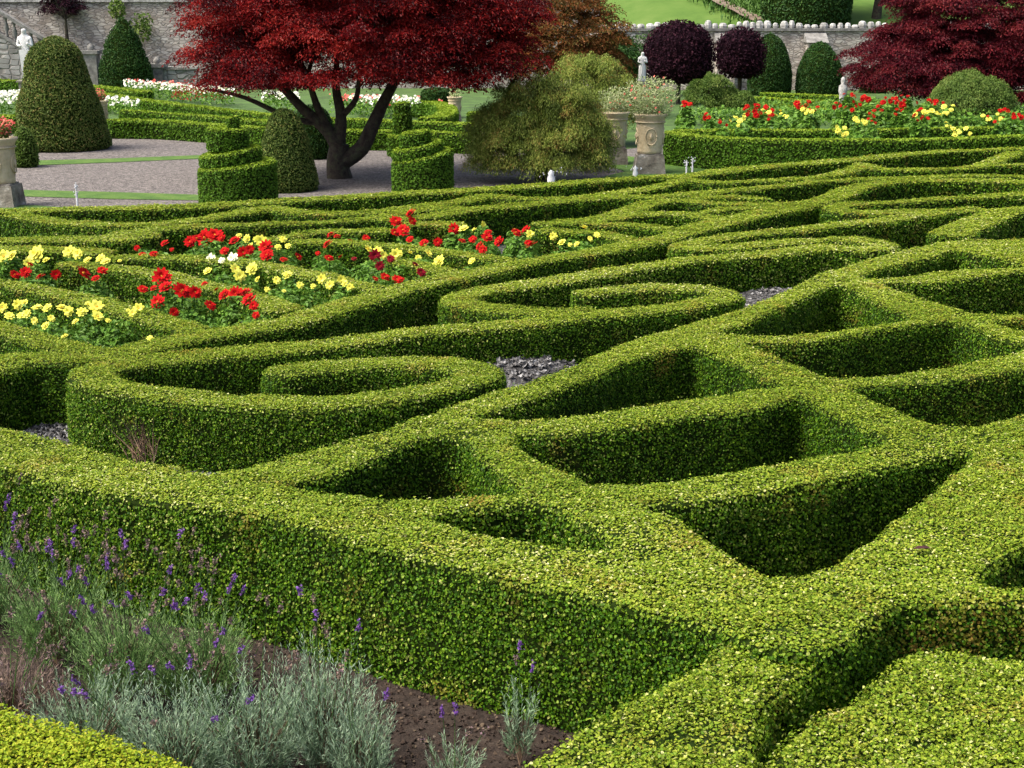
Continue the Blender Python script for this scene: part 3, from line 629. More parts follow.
# ------------------------------------------------------------------ lavender in front of the border
def lavender(x, y, rad, hgt, nb, nf, matleaf, label, dry=.5, z0=-.32, purple=.4, shoots=26):
    p = at(x, y, z0); e = empty('lavender_bush', p, label, 'lavender', 'lavender plants in the front bed')
    A, Nn, S, D, tt = [], [], [], [], []
    nb = int(nb*1.2)
    for k in range(nb):
        a = rng.uniform(0, 6.28); rr = rad*math.sqrt(rng.random())*.75
        b = np.array([rr*math.cos(a)*.45, rr*math.sin(a)*.45, .0]); tip = np.array([rr*math.cos(a)*1.25, rr*math.sin(a)*1.25, hgt*rng.uniform(.35, 1)*(1-.45*(rr/rad)**2)])
        m = shoots; u = np.linspace(.25, 1, m)[:, None]; q = b+(tip-b)*u+np.array([0, 0, 1])*np.sin(u*3.1)*.03
        dd = rng.normal(0, .55, (m, 3)); dr = (tip-b)/np.linalg.norm(tip-b); dd = dd-(dd@dr)[:, None]*dr*.6+dr*1.15
        A.append(q); D.append(dd); S.append(rng.uniform(.032, .06, m)*(1.15-.5*u[:, 0])); tt.append(np.clip(.02+.8*u[:, 0]+rng.normal(0, .12, m)+rng.normal(0, .08), 0, 1))  # tint darkens towards the shoot bases, painting shade inside the bush
    A = np.concatenate(A); D = np.concatenate(D); S = np.concatenate(S); tt = np.concatenate(tt)
    D /= np.linalg.norm(D, axis=1, keepdims=True); Nn = np.cross(D, rng.normal(0, 1, D.shape)); Nn /= np.linalg.norm(Nn, axis=1, keepdims=True)
    A = A+D*(S*.45)[:, None]
    stem = MB()
    for k in range(nb//4):
        a = rng.uniform(0, 6.28); rr = rad*rng.random(); stem.tube([(0, 0, 0), (rr*.6*math.cos(a), rr*.6*math.sin(a), hgt*.5)], [.005, .003], 4, sub=1)
    leaf_mesh('foliage', [(leaf_arrays(A, Nn, S, D, .11, fold=.02), tt, tt, 1)], [M['twig'], matleaf], e, stem)
    fl = MB(); FA, FN, FS, FT, FM = [], [], [], [], []
    for k in range(nf):
        a = rng.uniform(0, 6.28); rr = rad*math.sqrt(rng.random()); L = hgt*rng.uniform(.85, 1.28)
        b = np.array([rr*.5*math.cos(a), rr*.5*math.sin(a), hgt*.4]); t = np.array([rr*1.35*math.cos(a)+rng.normal(0, .03), rr*1.35*math.sin(a)+rng.normal(0, .03), L])
        mid = (b+t)/2+np.array([0, 0, .02]); fl.tube([b, mid, t], [.0028, .0022, .002], 3, sub=1)
        isp = rng.random() < purple*.55; m = 34 if isp else 26
        dr = (t-b)/np.linalg.norm(t-b); ln = rng.uniform(.03, .055); u = rng.uniform(-ln, .01, m)[:, None]
        q = t+dr*u+rng.normal(0, .0065, (m, 3)); FA.append(q); n_ = rng.normal(0, 1, (m, 3)); FN.append(n_/np.linalg.norm(n_, axis=1, keepdims=True)); FS.append(rng.uniform(.011, .019, m)); FT.append(rng.random(m)); FM.append(np.full(m, 2 if isp else 1))
    if nf:
        FA, FN, FS, FT, FM = [np.concatenate(q) for q in (FA, FN, FS, FT, FM)]
        sets = [(leaf_arrays(FA[FM == k], FN[FM == k], FS[FM == k], aspect=.8), FT[FM == k], FT[FM == k], k) for k in (1, 2)]
        leaf_mesh('flower_spikes', sets, [M['lavgreen'], M['lavdry'], M['lavpurple']], e, fl)
LV = [
 (-5,625,.38,.66,170,50,'lavgreen','tall green lavender at the left edge with many faded brown spikes',.35),
 (58,665,.42,.68,220,48,'lavgreen','green lavender left of centre of the bed with bright purple heads',.6),
 (130,705,.42,.74,240,46,'lavgreen','green lavender in the middle of the bed with tall upright shoots',.5),
 (205,705,.38,.66,200,34,'lavgreen','green lavender with dried brown spikes against the tall hedge face',.3),
 (10,735,.40,.52,190,22,'lavdry','brown withered lavender behind the yellow green hedge',.15),
 (90,765,.38,.56,190,12,'lavsilver','low grey lavender behind the tip of the yellow green hedge',.6),
 (180,795,.38,.66,230,12,'lavsilver','grey green lavender at the bottom edge with a few purple heads',.9),
 (255,785,.36,.74,230,12,'lavsilver','dense silver lavender left of the largest silver clump',.6),
 (325,775,.32,.82,220,9,'lavsilver','largest bushy silver grey lavender, with pale upright shoots',.4),
 (362,800,.20,.66,110,3,'lavsilver','narrow silver lavender at the right end of the dense clumps',.4),
 (455,800,.18,.40,34,5,'lavsilver','sparse grey lavender sprig alone on bare soil',.5),
 (520,765,.12,.58,30,3,'lavsilver','thin upright lavender sprig nearest the front corner',.5),
]
for x, y, rad, h, nb, nf, mt, lab, pu in LV: lavender(x, y, rad, h, nb, nf, M[mt], lab, purple=pu)

# ------------------------------------------------------------------ dahlias
def bloom_mesh(name, mat, rings, rad, cup=.35, npet=10):
    mb = MB()
    for k in range(rings):
        r0 = rad*(1-k*.26); n = npet-k; el = .15+k*cup
        for j in range(n):
            a = (j+.5*k)/n*6.283+rng.normal(0, .06); ca, sa = math.cos(a), math.sin(a); w_ = r0*2.6/n
            e2 = el+rng.normal(0, .1); L = r0*rng.uniform(.88, 1.05)
            pts = [(0.12*L, 0, 0), (.6*L, w_, .6*L*math.sin(e2)), (L, w_*.35, L*math.sin(e2)*.8), (L, -w_*.35, L*math.sin(e2)*.8), (.6*L, -w_, .6*L*math.sin(e2))]
            mb.add([(x*ca-y*sa, x*sa+y*ca, z+k*.006) for x, y, z in pts], [(0, 1, 2, 3, 4)])
    mb.lathe([(rad*.2, .0), (rad*.22, rad*.14), (rad*.08, rad*.24)], seg=8, m=1)
    o = mb.build(name, [mat, M['flcentre']]); me = o.data; bpy.data.objects.remove(o); return me
BL = {'r': [bloom_mesh('bloom', M['redpetal'], 3, .05, npet=11), bloom_mesh('bloom', M['redpetal'], 4, .05, npet=12)],
      'd': [bloom_mesh('bloom', M['darkred'], 4, .05, .45)],
      'y': [bloom_mesh('bloom', M['yelpetal'], 2, .05, npet=8), bloom_mesh('bloom', M['yelpetal'], 3, .05, npet=8)],
      'p': [bloom_mesh('bloom', M['palepetal'], 3, .05)]}
CN = {'r': 'red', 'y': 'yellow', 'd': 'dark crimson', 'p': 'cream'}
def ordn(i): return ['leftmost', 'second', 'third', 'fourth', 'fifth', 'sixth', 'seventh', 'eighth', 'ninth', 'tenth', 'eleventh', 'twelfth', 'thirteenth', 'fourteenth', 'fifteenth', 'sixteenth'][i]
def flower_bed(blooms, zf, bedname, group, name='dahlia_plant', cat='dahlia', radius=.5, zb=0.0, leafn=420, ls=.05, lomat=None, scale=1.0):
    """blooms: (x, y, px diameter, colour); clusters them into plants"""
    if cat == 'rose bush': blooms = blooms+[(x+rng.uniform(-9, 9), y+rng.uniform(-4, 4), d*.75, c) for x, y, d, c in blooms for _ in (0, 1)]
    pts = [(at(x, y, zf), s*rng.uniform(.8, 1.2), c) for x, y, s, c in blooms]
    plants = []
    for p, s, c in sorted(pts, key=lambda q: q[0][0]):
        for pl in plants:
            cx = np.mean([q[0][0] for q in pl['b']]); cy = np.mean([q[0][1] for q in pl['b']])
            if pl['c'] == c and math.hypot(p[0]-cx, p[1]-cy) < radius: pl['b'].append((p, s)); break
        else: plants.append(dict(c=c, b=[(p, s)]))
    plants.sort(key=lambda q: np.mean([b[0][0] for b in q['b']]))
    cnt = {}
    for pl in plants:
        c = pl['c']; i = cnt.get(c, 0); cnt[c] = i+1
        tot = sum(1 for q in plants if q['c'] == c)
        B = np.array([b[0] for b in pl['b']]); cx, cy = B[:, 0].mean(), B[:, 1].mean()
        w0_ = f'{CN[c]} {cat}'; where = f'only {w0_}' if tot == 1 else (f'leftmost {w0_}' if i == 0 else (f'rightmost {w0_}' if i == tot-1 else f'{ordn(i)} {w0_} from left'))
        e = empty(name, (cx, cy, zb), f'{where} in {bedname}', cat, group)
        sx = max(.20, B[:, 0].std()*1.5+.14)*scale; sy = max(.18, B[:, 1].std()*1.2+.12)*scale
        n = int(1.5*leafn*min(2.2, .6+len(B)*.22)); d = math.hypot(cx, cy)
        q = rng.normal(0, 1, (n, 3)); q /= np.linalg.norm(q, axis=1, keepdims=True); q[:, 2] = np.abs(q[:, 2])
        rr = rng.uniform(.35, 1, n)**.6; H = zf-zb-.03
        P = q*rr[:, None]*np.array([sx, sy, H+.03]); P[:, 2] = np.maximum(P[:, 2]*1.02, .03)
        N = rnorm(q+np.array([0, 0, .6]), .5); S = np.maximum(ls, d*.0042)*rng.uniform(.6, 1.3, n)
        st = MB()
        for b, s in pl['b']:
            st.tube([(0+rng.normal(0, .04), rng.normal(0, .04), 0), ((b[0]-cx)*.8, (b[1]-cy)*.8, H*.6), (b[0]-cx, b[1]-cy, zf-zb)], [.008, .006, .004], 4, sub=1)
        leaf_mesh('foliage', [(leaf_arrays(P, N, S, aspect=.6), rng.beta(2, 2, n), np.zeros(n), 1)], [M['flowerleaf'], lomat or M['flowerleaf']], e, st)
        for b, s in pl['b']:
            o = bpy.data.objects.new('bloom', random.choice(BL[c])); C.objects.link(o); o.parent = e
            dz = rng.normal(0, .03)+.02; o.location = (b[0]-cx, b[1]-cy, zf-zb+dz)
            k = s/ppm(b)/.1*(.92 if cat == 'rose bush' else 1.15)*rng.uniform(.85, 1.15); o.scale = (k, k, k)
            o.rotation_euler = (R(rng.uniform(5, 75)), R(rng.uniform(-45, 45)), rng.uniform(-.6, .6))
def bl(s, c): return [(x, y, d, c) for x, y, d in s]
GF = 'dahlias planted in the triangular parterre beds'
flower_bed(bl([(3,312,11),(18,307,10),(24,302,9),(27,314,9),(22,323,10),(38,315,9),(48,312,9),(46,330,9),(62,310,12),(69,317,8),(82,314,10),(97,310,14),(98,319,9),(64,330,7),(52,325,7),(139,311,9),(133,319,6),(128,312,5),(10,320,8),(35,324,7),(76,324,8),(108,322,6),(150,341,6),(88,306,6)], 'y'), .5, 'the nearest flower row', GF, leafn=520)
flower_bed(bl([(30,267,8),(15,278,9),(26,277,10),(41,279,12),(56,275,9),(84,279,14),(96,280,9),(103,278,11),(143,292,12),(162,279,14),(166,292,16),(158,300,15),(182,294,16),(195,294,14),(174,313,9),(154,290,8),(205,289,7),(217,291,8),(225,297,12),(236,294,13),(246,293,14),(249,300,13),(210,309,14),(254,309,9),(256,315,8)], 'r'), .52, 'the near red flower row', GF, leafn=480)
flower_bed(bl([(4,255,14),(12,256,12),(37,260,14),(46,261,8),(70,254,15),(78,256,9),(88,262,9),(101,260,12),(106,265,12),(120,265,5),(28,264,7)], 'y'), .52, 'the row behind the near reds', GF)
flower_bed(bl([(208,270,12),(240,276,14),(235,271,10),(252,268,13),(258,284,9),(287,275,10),(277,281,8),(300,289,9),(284,290,5),(322,282,10),(330,284,9),(341,280,9),(350,286,9),(313,285,6),(267,291,6),(345,288,7)], 'y')+bl([(211,259,13),(233,260,11),(222,264,8)], 'p'), .52, 'the long middle row', GF)
flower_bed(bl([(137,247,6),(142,252,7),(154,255,8),(165,247,8),(190,242,13),(197,240,11),(205,236,15),(215,238,14),(222,241,10),(235,242,11),(172,253,5)], 'r')+bl([(243,253,11),(250,254,9),(266,249,13),(267,256,13),(225,258,7),(285,262,6),(298,261,8),(283,265,6)], 'r'), .52, 'the back left row', GF)
flower_bed(bl([(239,236,7),(247,240,8),(257,240,9),(261,244,11),(251,248,9),(283,244,8),(278,248,7),(288,248,5)], 'y'), .52, 'the back left row among the reds', GF)
flower_bed(bl([(331,238,8),(337,236,7),(350,239,6),(366,237,8),(328,249,9),(329,261,11),(341,258,6),(375,280,7),(385,280,9),(397,279,10),(318,255,5),(401,280,8)], 'r')+bl([(375,257,10),(380,266,11),(391,262,9),(354,262,7),(421,276,10),(415,266,7)], 'd')+bl([(368,250,9),(378,251,8),(383,255,8),(396,253,9),(410,256,8),(418,257,7),(428,255,11),(439,260,12),(472,263,8),(400,258,7)], 'y'), .52, 'the back middle row', GF)
flower_bed(bl([(411,215,10),(412,225,10),(403,229,14),(404,236,10),(396,227,9),(395,236,9),(454,228,9),(424,241,10),(438,241,8),(410,241,7),(462,243,8),(473,243,11),(480,249,9),(487,244,11),(499,240,11),(488,232,7),(516,236,13),(526,230,10),(528,243,8),(532,250,14),(483,252,8)], 'r')+bl([(464,231,8),(474,230,8),(483,225,7),(515,229,6),(530,235,8)], 'y'), .54, 'the farthest right row', GF)
flower_bed(bl([(584,233,8),(553,240,7),(562,241,8),(570,242,6),(577,244,6),(590,238,6),(597,239,7)], 'y'), .53, 'the point of the triangle', GF, leafn=260)

# ------------------------------------------------------------------ hedges and beds beyond the parterre
def far_hedge(pts, w_, top, label, base=0., group='trimmed hedges beyond the parterre', mat='far_hedge', gname='trimmed_hedge', cover=1.6):
    rb = ribbon(pts, w_, top=top, base=base, r=.06); mb = ribbon_core(rb)
    o = leafy(gname, mb, M[mat], cover=cover, lo=.03, per=.0019, jit=.02, back=.3)
    return tag(o, label, 'hedge', group)
far_hedge([(668,132),(684,134),(727,137.5),(768,139.5),(830,140.5),(882,140.5),(940,138.5),(1024,135.5),(1120,133)], .45, .74, 'tall smooth hedge in front of the rose bed on the right')
far_hedge([(672,131),(700,130.5),(768,130.5),(850,130),(940,128.5),(1024,126.5),(1120,124)], .4, .74, 'second tall hedge among the roses on the right')
far_hedge([(105,120.5),(160,121),(212,124),(260,127),(330,130),(400,131),(480,134)], .5, .5, 'long hedge behind the pale path, from the big yew past the red maple trunk')
far_hedge([(85,90),(120,96),(172,103),(256,113),(300,117),(400,121),(480,124)], .45, .5, 'slanting hedge between the white flower beds behind the big yew')
far_hedge([(120,110.5),(170,113),(256,120),(330,124)], .35, .4, 'low pale hedge line just behind the long path hedge')
far_hedge([(-40,78),(0,80),(40,82),(80,85),(150,92)], .6, .6, 'dark hedge at the foot of the steps on the left')
far_hedge([(-40,115),(0,115.5),(28,117)], .6, .5, 'short dark hedge at the left edge behind the big yew')
far_hedge([(470,112),(520,118),(560,122),(600,124)], .5, .5, 'hedge hidden mostly behind the weeping maple')
far_hedge([(415,98),(440,103),(448,110),(440,116),(420,118)], .6, .6, 'small curved hedge seen below the right of the red crown')
far_hedge([(760,93),(800,94.5),(850,97)], .5, .35, 'thin hedge line nearest the cone yews')
far_hedge([(752,97),(800,100),(850,104)], .5, .35, 'middle thin hedge line behind the roses')
far_hedge([(745,102),(790,106),(830,110)], .5, .35, 'nearest thin hedge line behind the roses')

def mass_bed(name, spots, fl_mat, label, h=.5, leafn=900, flow=260, fs=.07, loc_y=None, cat='flower bed'):
    """uncountable bedding: leaves with many small blooms"""
    A = []; B = []
    for x0, y0, x1, y1, dy in spots:
        n = int(leafn*abs(x1-x0)/60); u = rng.random(n)
        for k in range(n):
            p = at(x0+(x1-x0)*u[k], y0+(y1-y0)*u[k]+rng.normal(0, dy), 0); A.append((p[0], p[1], h*rng.random()**.6))
        n = int(flow*abs(x1-x0)/60); u = rng.random(n)
        for k in range(n):
            p = at(x0+(x1-x0)*u[k], y0+(y1-y0)*u[k]+rng.normal(0, dy), 0); B.append((p[0], p[1], h*rng.uniform(.75, 1.2)))
    A = np.array(A); B = np.array(B); up = np.array([0, -.3, 1.])
    NA = rnorm(np.tile(up, (len(A), 1)), .7); NB = rnorm(np.tile(np.array([0, -.8, .8]), (len(B), 1)), .4)
    sets = [(leaf_arrays(A, NA, rng.uniform(.08, .16, len(A))), rng.random(len(A)), np.zeros(len(A)), 0), (leaf_arrays(B, NB, rng.uniform(.6, 1.4, len(B))*fs, aspect=1, hexa=True), rng.random(len(B)), np.zeros(len(B)), 1)]
    o = leaf_mesh(name, sets, [M['flowerleaf'], fl_mat]); tag(o, label, cat, None, 'stuff')
mass_bed('white_flower_bed', [(-20,117,24,118,1.6)], M['whitefl'], 'dense white flowers at the left edge beside the big yew', .75, 900, 340, .12)
mass_bed('white_flower_bed', [(100,113,140,117,1.0)], M['whitefl'], 'loose white flowers behind the small urn', .5, 700, 150, .11)
mass_bed('white_flower_bed', [(125,97,235,107,1.0),(262,111,300,113,1.2),(350,116,420,118,1.2)], M['whitefl'], 'long bed of white flowers running behind the red maple', .6, 900, 190, .10)
mass_bed('red_flower_bed', [(125,94,190,99,.8),(330,113,400,116,1),(415,116,450,118,1)], M['pinkmix'], 'red and orange flowers dotted behind the white bed', .55, 300, 60, .11)

# ------------------------------------------------------------------ rose bushes on the right
GR = 'rose bushes on the right beyond the parterre'
RO = dict(name='rose_bush', cat='rose bush', radius=1.1, leafn=420, ls=.08)
flower_bed(bl([(684,104,9),(690,106,6),(709,118,8),(720,124,5),(756,117,9)], 'r')+bl([(740,122,7),(736,120,6),(744,119,6)], 'y'), .95, 'the left part of the rose garden', GR, **RO)
flower_bed(bl([(747,108,7),(757,106,8),(765,110,7),(772,112,7),(797,106,7),(805,105,8),(815,111,7),(770,119,6)], 'r')+bl([(787,118,8),(806,111,8),(812,113,7),(769,113,7),(776,117,6)], 'y'), 1.0, 'the left middle of the rose garden', GR, **RO)
flower_bed(bl([(834,108,6),(846,107,6),(853,98,6),(862,99,7),(868,100,8),(874,113,7),(883,104,7),(890,103,7),(860,105,6),(897,103,8),(902,106,7),(893,98,6),(875,124,5),(873,117,5)], 'r')+bl([(858,122,7),(865,125,6)], 'y'), 1.0, 'the middle of the rose garden', GR, **RO)
flower_bed(bl([(838,132,7),(846,134,7),(953,129,7),(955,133,7),(966,131,7),(946,124,5)], 'y'), .78, 'the front edge of the rose garden', GR, name='rose_bush', cat='rose bush', radius=1.1, leafn=200, ls=.06)
flower_bed(bl([(908,98,6),(915,118,7),(921,109,6),(929,102,7),(936,104,6),(902,112,6),(921,118,5)], 'r')+bl([(924,113,7),(932,113,7),(944,109,7),(940,115,6),(951,112,6)], 'y'), 1.0, 'the right middle of the rose garden', GR, **RO)
flower_bed(bl([(1007,111,8),(1000,113,6),(1014,118,7),(1021,118,7),(995,121,5)], 'r')+bl([(989,118,6),(1000,118,6)], 'y'), .95, 'the right end of the rose garden', GR, **RO)

mass_bed('rose_underplanting', [(690,125,820,124,1.6),(820,124,1030,123,1.6),(735,116,900,116,1.2),(850,134,1020,133,.5)], M['flowerleaf'], 'leafy low growth filling the rose beds on the right', .5, 620, 10, .1)
# ------------------------------------------------------------------ topiary
def topiary(name, x, yb, prof_px, mat, label, noise=.05, down=.0, group='clipped yew topiary', cat='topiary', per=.0020, jit=.03, z0=0., asp=.4):
    """prof_px: (radius px, height px above base)"""
    p = at(x, yb, z0); s = ppm(p); e = empty(name, p, label, cat, group)
    prof = np.array([(r_/s, h_/s/.97) for r_, h_ in prof_px]); prof = cat_rom(prof, 5); prof = resample(prof, .12); prof[:, 0] = np.maximum(prof[:, 0], .02)
    # profile runs bottom -> top
    mb = MB(); mb.lathe([tuple(q) for q in prof], noise=noise, seg=40)
    leafy('foliage', mb, M[mat], e, loc=p, lo=.03, per=per, cover=1.7, jit=jit, spread=.6, aspect=asp, down=down, back=.4)
    t = MB(); t.tube([(0, 0, -.05), (0, 0, .5)], [.08, .07], 8, sub=1); t.build('trunk', M['bark'], e)
    return e
topiary('bell_topiary', 63, 149, [(36,0),(43,3),(44,10),(41,35),(34,62),(28,80),(22,95),(12,103),(1,106)], 'yew', 'big bell shaped yew topiary with a lighter clipped top, on the left', noise=.10)
topiary('cone_topiary', 127, 92, [(24,0),(26,6),(24,22),(19,39),(12,55),(5,66),(.5,70)], 'yewdark', 'dark pointed yew cone before the rubble wall on the left', noise=.08, jit=.08)
topiary('bell_topiary', 287, 190, [(28,0),(30,3),(29,15),(25,34),(19,55),(13,70),(6,76),(.5,77)], 'yew', 'rounded cone yew beside the red maple trunk', noise=.05)
topiary('dome_topiary', 313, 158, [(16,0),(21,4),(22,16),(19,34),(12,46),(.5,50)], 'yewdark', 'dark yew dome behind the rounded cone, left of the maple trunk', noise=.05)
topiary('dome_topiary', 26, 167, [(9,0),(12,4),(12,18),(9,30),(4,36),(.5,38)], 'shrub', 'small green ball shrub behind the left urn', noise=.04)
topiary('cone_topiary', 768, 95, [(19,0),(21,5),(21,20),(18,38),(12,50),(5,56),(.5,58)], 'yewdark', 'green rounded yew cone beside the second purple tree', noise=.06)
topiary('cone_topiary', 818, 95, [(21,0),(23,5),(22,18),(18,33),(11,44),(4,49),(.5,50)], 'yewdark', 'green rounded yew cone standing alone before the crenellated wall', noise=.06)
topiary('cone_topiary', 623, 92, [(15,0),(17,5),(17,22),(14,38),(8,49),(.5,53)], 'yewdark', 'small bright green yew column behind the orange maple', noise=.06)
topiary('cone_topiary', 872, 93, [(12,0),(13,4),(12,12),(8,20),(.5,24)], 'yewdark', 'low dark yew half hidden under the wine red maple', noise=.06)
topiary('drum_topiary', 437, 118, [(16,0),(16,3),(16,20),(14,26),(1,28)], 'yewdark', 'dark clipped block under the right side of the red crown', noise=.04)

def spiral(name, x, yb, tiers, label):
    """tiers: (radius px, z bottom px, z top px at front-left, z top px at back-right, x offset)"""
    p = at(x, yb); s = ppm(p); e = empty(name, p, label, 'topiary', 'spiral box topiary')
    mb = MB()
    for (r_, b, t0, t1, ox) in tiers:
        n = 36; r = r_/s; a = np.arange(n)/n*2*math.pi; V = []
        tz = (t0+(t1-t0)*(.5+.5*np.cos(a-.3)))/s
        for rr, z in ((r*.97, b/s), (r, b/s+.04), (r, None), (r*.93, 'e'), (r*.5, 'm'), (.01, 'm')):
            if z is None: zz = tz-.04
            elif z == 'e': zz = tz
            elif z == 'm': zz = tz.mean()+(tz-tz.mean())*(rr/r)+.01
            else: zz = np.full(n, z)
            V.append(np.column_stack([rr*np.cos(a)+ox/s, rr*np.sin(a), zz]))
        # subdivide the wall
        rows = [V[0], V[1]]+[V[1]+(V[2]-V[1])*k for k in (.33, .66)]+V[2:]
        f = [(i*n+j, i*n+(j+1) % n, (i+1)*n+(j+1) % n, (i+1)*n+j) for i in range(len(rows)-1) for j in range(n)]
        mb.add(np.concatenate(rows), f+[tuple(range(n))[::-1]])
    leafy('foliage', mb, M['far_hedge'], e, loc=p, lo=.03, per=.0019, cover=1.8, jit=.02, back=.4)
    t = MB(); t.tube([(0, 0, -.05), (0, 0, .5)], [.05, .05], 8, sub=1); t.build('trunk', M['bark'], e)
spiral('spiral_topiary', 239, 204, [(38,0,36,44,0),(30,38,48,57,-6),(20,54,75,73,-8),(6,74,84,86,-2)], 'larger spiral box topiary with three clipped turns and a small knob, left of the maple')
spiral('spiral_topiary', 423, 193, [(30,0,32,44,0),(25,34,42,52,-5),(15,44,58,62,-7)], 'squat spiral box topiary right of the red maple trunk')
spiral('spiral_topiary', 403, 156, [(15,0,20,22,0),(9,18,30,33,0),(9,31,41,43,0),(8,42,51,52,0)], 'slim spiral topiary column behind the squat spiral')

# ------------------------------------------------------------------ trees
def crown_leaves(clumps, leaves_per, size, flat=.5, droop=.35, ndown=0., aspect=.4, leafjit=1.0, shell=False):
    PA, NA, SA, DA, TA = [], [], [], [], []
    for (c, r) in clumps:
        n = int(leaves_per*rng.uniform(.7, 1.3)); q = rng.normal(0, 1, (n, 3)); q /= np.linalg.norm(q, axis=1, keepdims=True)
        rad = rng.random(n)**.45; q = q*rad[:, None]; q[:, 2] = np.abs(q[:, 2])*rng.choice([1, -.3], n, p=[.8, .2])
        rh = np.hypot(q[:, 0], q[:, 1]); P = q*np.array([r, r, r*flat]); P[:, 2] -= droop*r*rh**2
        N = np.column_stack([q[:, 0]*.9, q[:, 1]*.9, np.full(n, .8)]); N = rnorm(N/np.linalg.norm(N, axis=1, keepdims=True), .45)
        D = np.column_stack([q[:, 0], q[:, 1], np.full(n, -.3-ndown)])+rng.normal(0, .4, (n, 3))
        PA.append(P+c); NA.append(N); DA.append(D); SA.append(size*rng.uniform(.6, 1.3, n)); TA.append(np.clip(rng.beta(2, 2.4, n)+rng.normal(0, .21), 0, 1))
    PA, NA, SA, DA, TA = [np.concatenate(k) for k in (PA, NA, SA, DA, TA)]
    return leaf_arrays(PA, NA, SA, DA, aspect), TA
def tree(name, x, yb, mat, label, trunk, crown, nclump, cr, lpc, lsize, flat=.5, droop=.4, ndown=0, cat='tree', z0=0., group=None, zmin=-.35, fill=.5, aspect=.4, seedlimbs=14, limbr=.05, skirt=None, bumps=.12):
    """trunk: list of tubes (pts[m], radii); crown: list of (cx,cy,cz,rx,ry,rz) in metres relative to the base"""
    p = at(x, yb, z0); e = empty(name, p, label, cat, group)
    cl = []; tw = sum(c[3]*c[4] for c in crown)
    for (cx, cy, cz, rx, ry, rz) in crown:
        k = int(nclump*rx*ry/tw)
        q = rng.normal(0, 1, (k*3, 3)); q /= np.linalg.norm(q, axis=1, keepdims=True); q = q[q[:, 2] > zmin][:k]
        rr = rng.uniform(fill, 1, len(q))**.5*(1+bumps*vnoise(q*3+cx))
        P = q*rr[:, None]*np.array([rx, ry, rz])+np.array([cx, cy, cz])
        for c in P: cl.append((c, cr*rng.uniform(.7, 1.3)))
    V, t = crown_leaves(cl, lpc, lsize, flat, droop, ndown, aspect)
    leaf_mesh('crown', [(V, t, np.zeros(len(t)), 0)], [M[mat]], e)
    tb = MB()
    for pts, rad in trunk: tb.tube(pts, rad, 9)
    ends = [np.array(t_[0][-1]) for t_ in trunk]
    for k in range(seedlimbs):
        c = cl[rng.integers(len(cl))][0]; s0 = min(ends, key=lambda q: np.linalg.norm(q-c)); m = (s0+c)/2+np.array([0, 0, .12])+rng.normal(0, .1, 3)
        tb.tube([s0, m, c], [limbr, limbr*.6, limbr*.2], 6)
    tb.build('trunk', M['bark'], e)
    return e
# great red maple: base (342,177), 47 px per metre
tree('red_maple', 340, 178, 'red', 'large spreading Japanese maple with deep red leaves and a dark forked trunk',
     [([(0,0,-.1),(-.05,0,.35),(.02,0,.75)],[.3,.24,.2]), ([(.0,0,.6),(-.22,0,1.0),(-.75,-.1,1.5),(-1.3,-.2,2.1),(-2.0,-.3,2.6)],[.19,.15,.11,.08,.05]), ([(.05,0,.35),(.5,0,.65),(.75,.0,1.15),(1.05,.1,1.75),(1.5,.2,2.5)],[.2,.17,.15,.12,.07]),
      ([(-.02,0,.7),(.05,.1,1.3),(-.05,.2,1.9),(.0,.2,2.6)],[.16,.12,.09,.05]), ([(-.45,-.05,1.2),(-1.0,-.2,1.3),(-1.9,-.5,1.75),(-2.7,-.7,1.95)],[.08,.06,.045,.02]), ([(-.2,0,1.0),(-.45,-.1,1.6),(-.6,-.2,2.2)],[.1,.08,.05]), ([(.05,.1,1.3),(.4,0,1.7),(.5,-.1,2.3)],[.08,.06,.04])],
     [(.5,.2,3.35,3.3,2.6,1.9),(-1.75,-.3,2.35,1.4,1.5,.95),(2.9,0,2.75,1.35,1.6,1.2),(.4,-.9,2.4,2.9,1.5,.95),(-1.4,.2,3.5,1.9,2.0,1.2),(2.2,.2,3.6,2.2,2.0,1.3)], 900, .5, 400, .07, flat=.32, droop=.42, zmin=-.45, seedlimbs=34, fill=.25, group='Japanese maples')
tree('red_maple', 1000, 113, 'wine', 'wine red maple at the right edge with a low spreading crown',
     [([(0,0,-.1),(.0,0,.9),(.2,0,1.8)],[.35,.28,.22]), ([(0,0,.8),(-.9,0,1.7),(-2,0,2.3)],[.2,.15,.08])],
     [(.3,0,3.0,4.2,2.8,2.6),(-3.0,-.3,1.75,2.6,1.8,1.5),(1.2,-.9,1.8,3.6,1.8,1.7),(-1.6,-.4,3.2,3.0,1.8,1.9),(-3.2,-.8,1.5,2.0,1.3,1.0),(-1.0,-1.2,1.2,3.2,1.4,1.2),(2.0,-1.2,1.2,3.0,1.3,1.2)], 950, .62, 380, .10, flat=.30, droop=.42, zmin=-.6, group='Japanese maples')
tree('bronze_maple', 575, 118, 'orange', 'bronze and orange leaved maple between the red crown and the far wall',
     [([(0,0,-.1),(.0,0,.9),(.1,0,1.8)],[.2,.17,.14])],
     [(-.4,0,2.3,2.0,1.7,1.9),(.5,-.2,1.7,1.1,1.2,1.1)], 220, .5, 260, .10, flat=.30, droop=.45, zmin=-.5, group='Japanese maples')
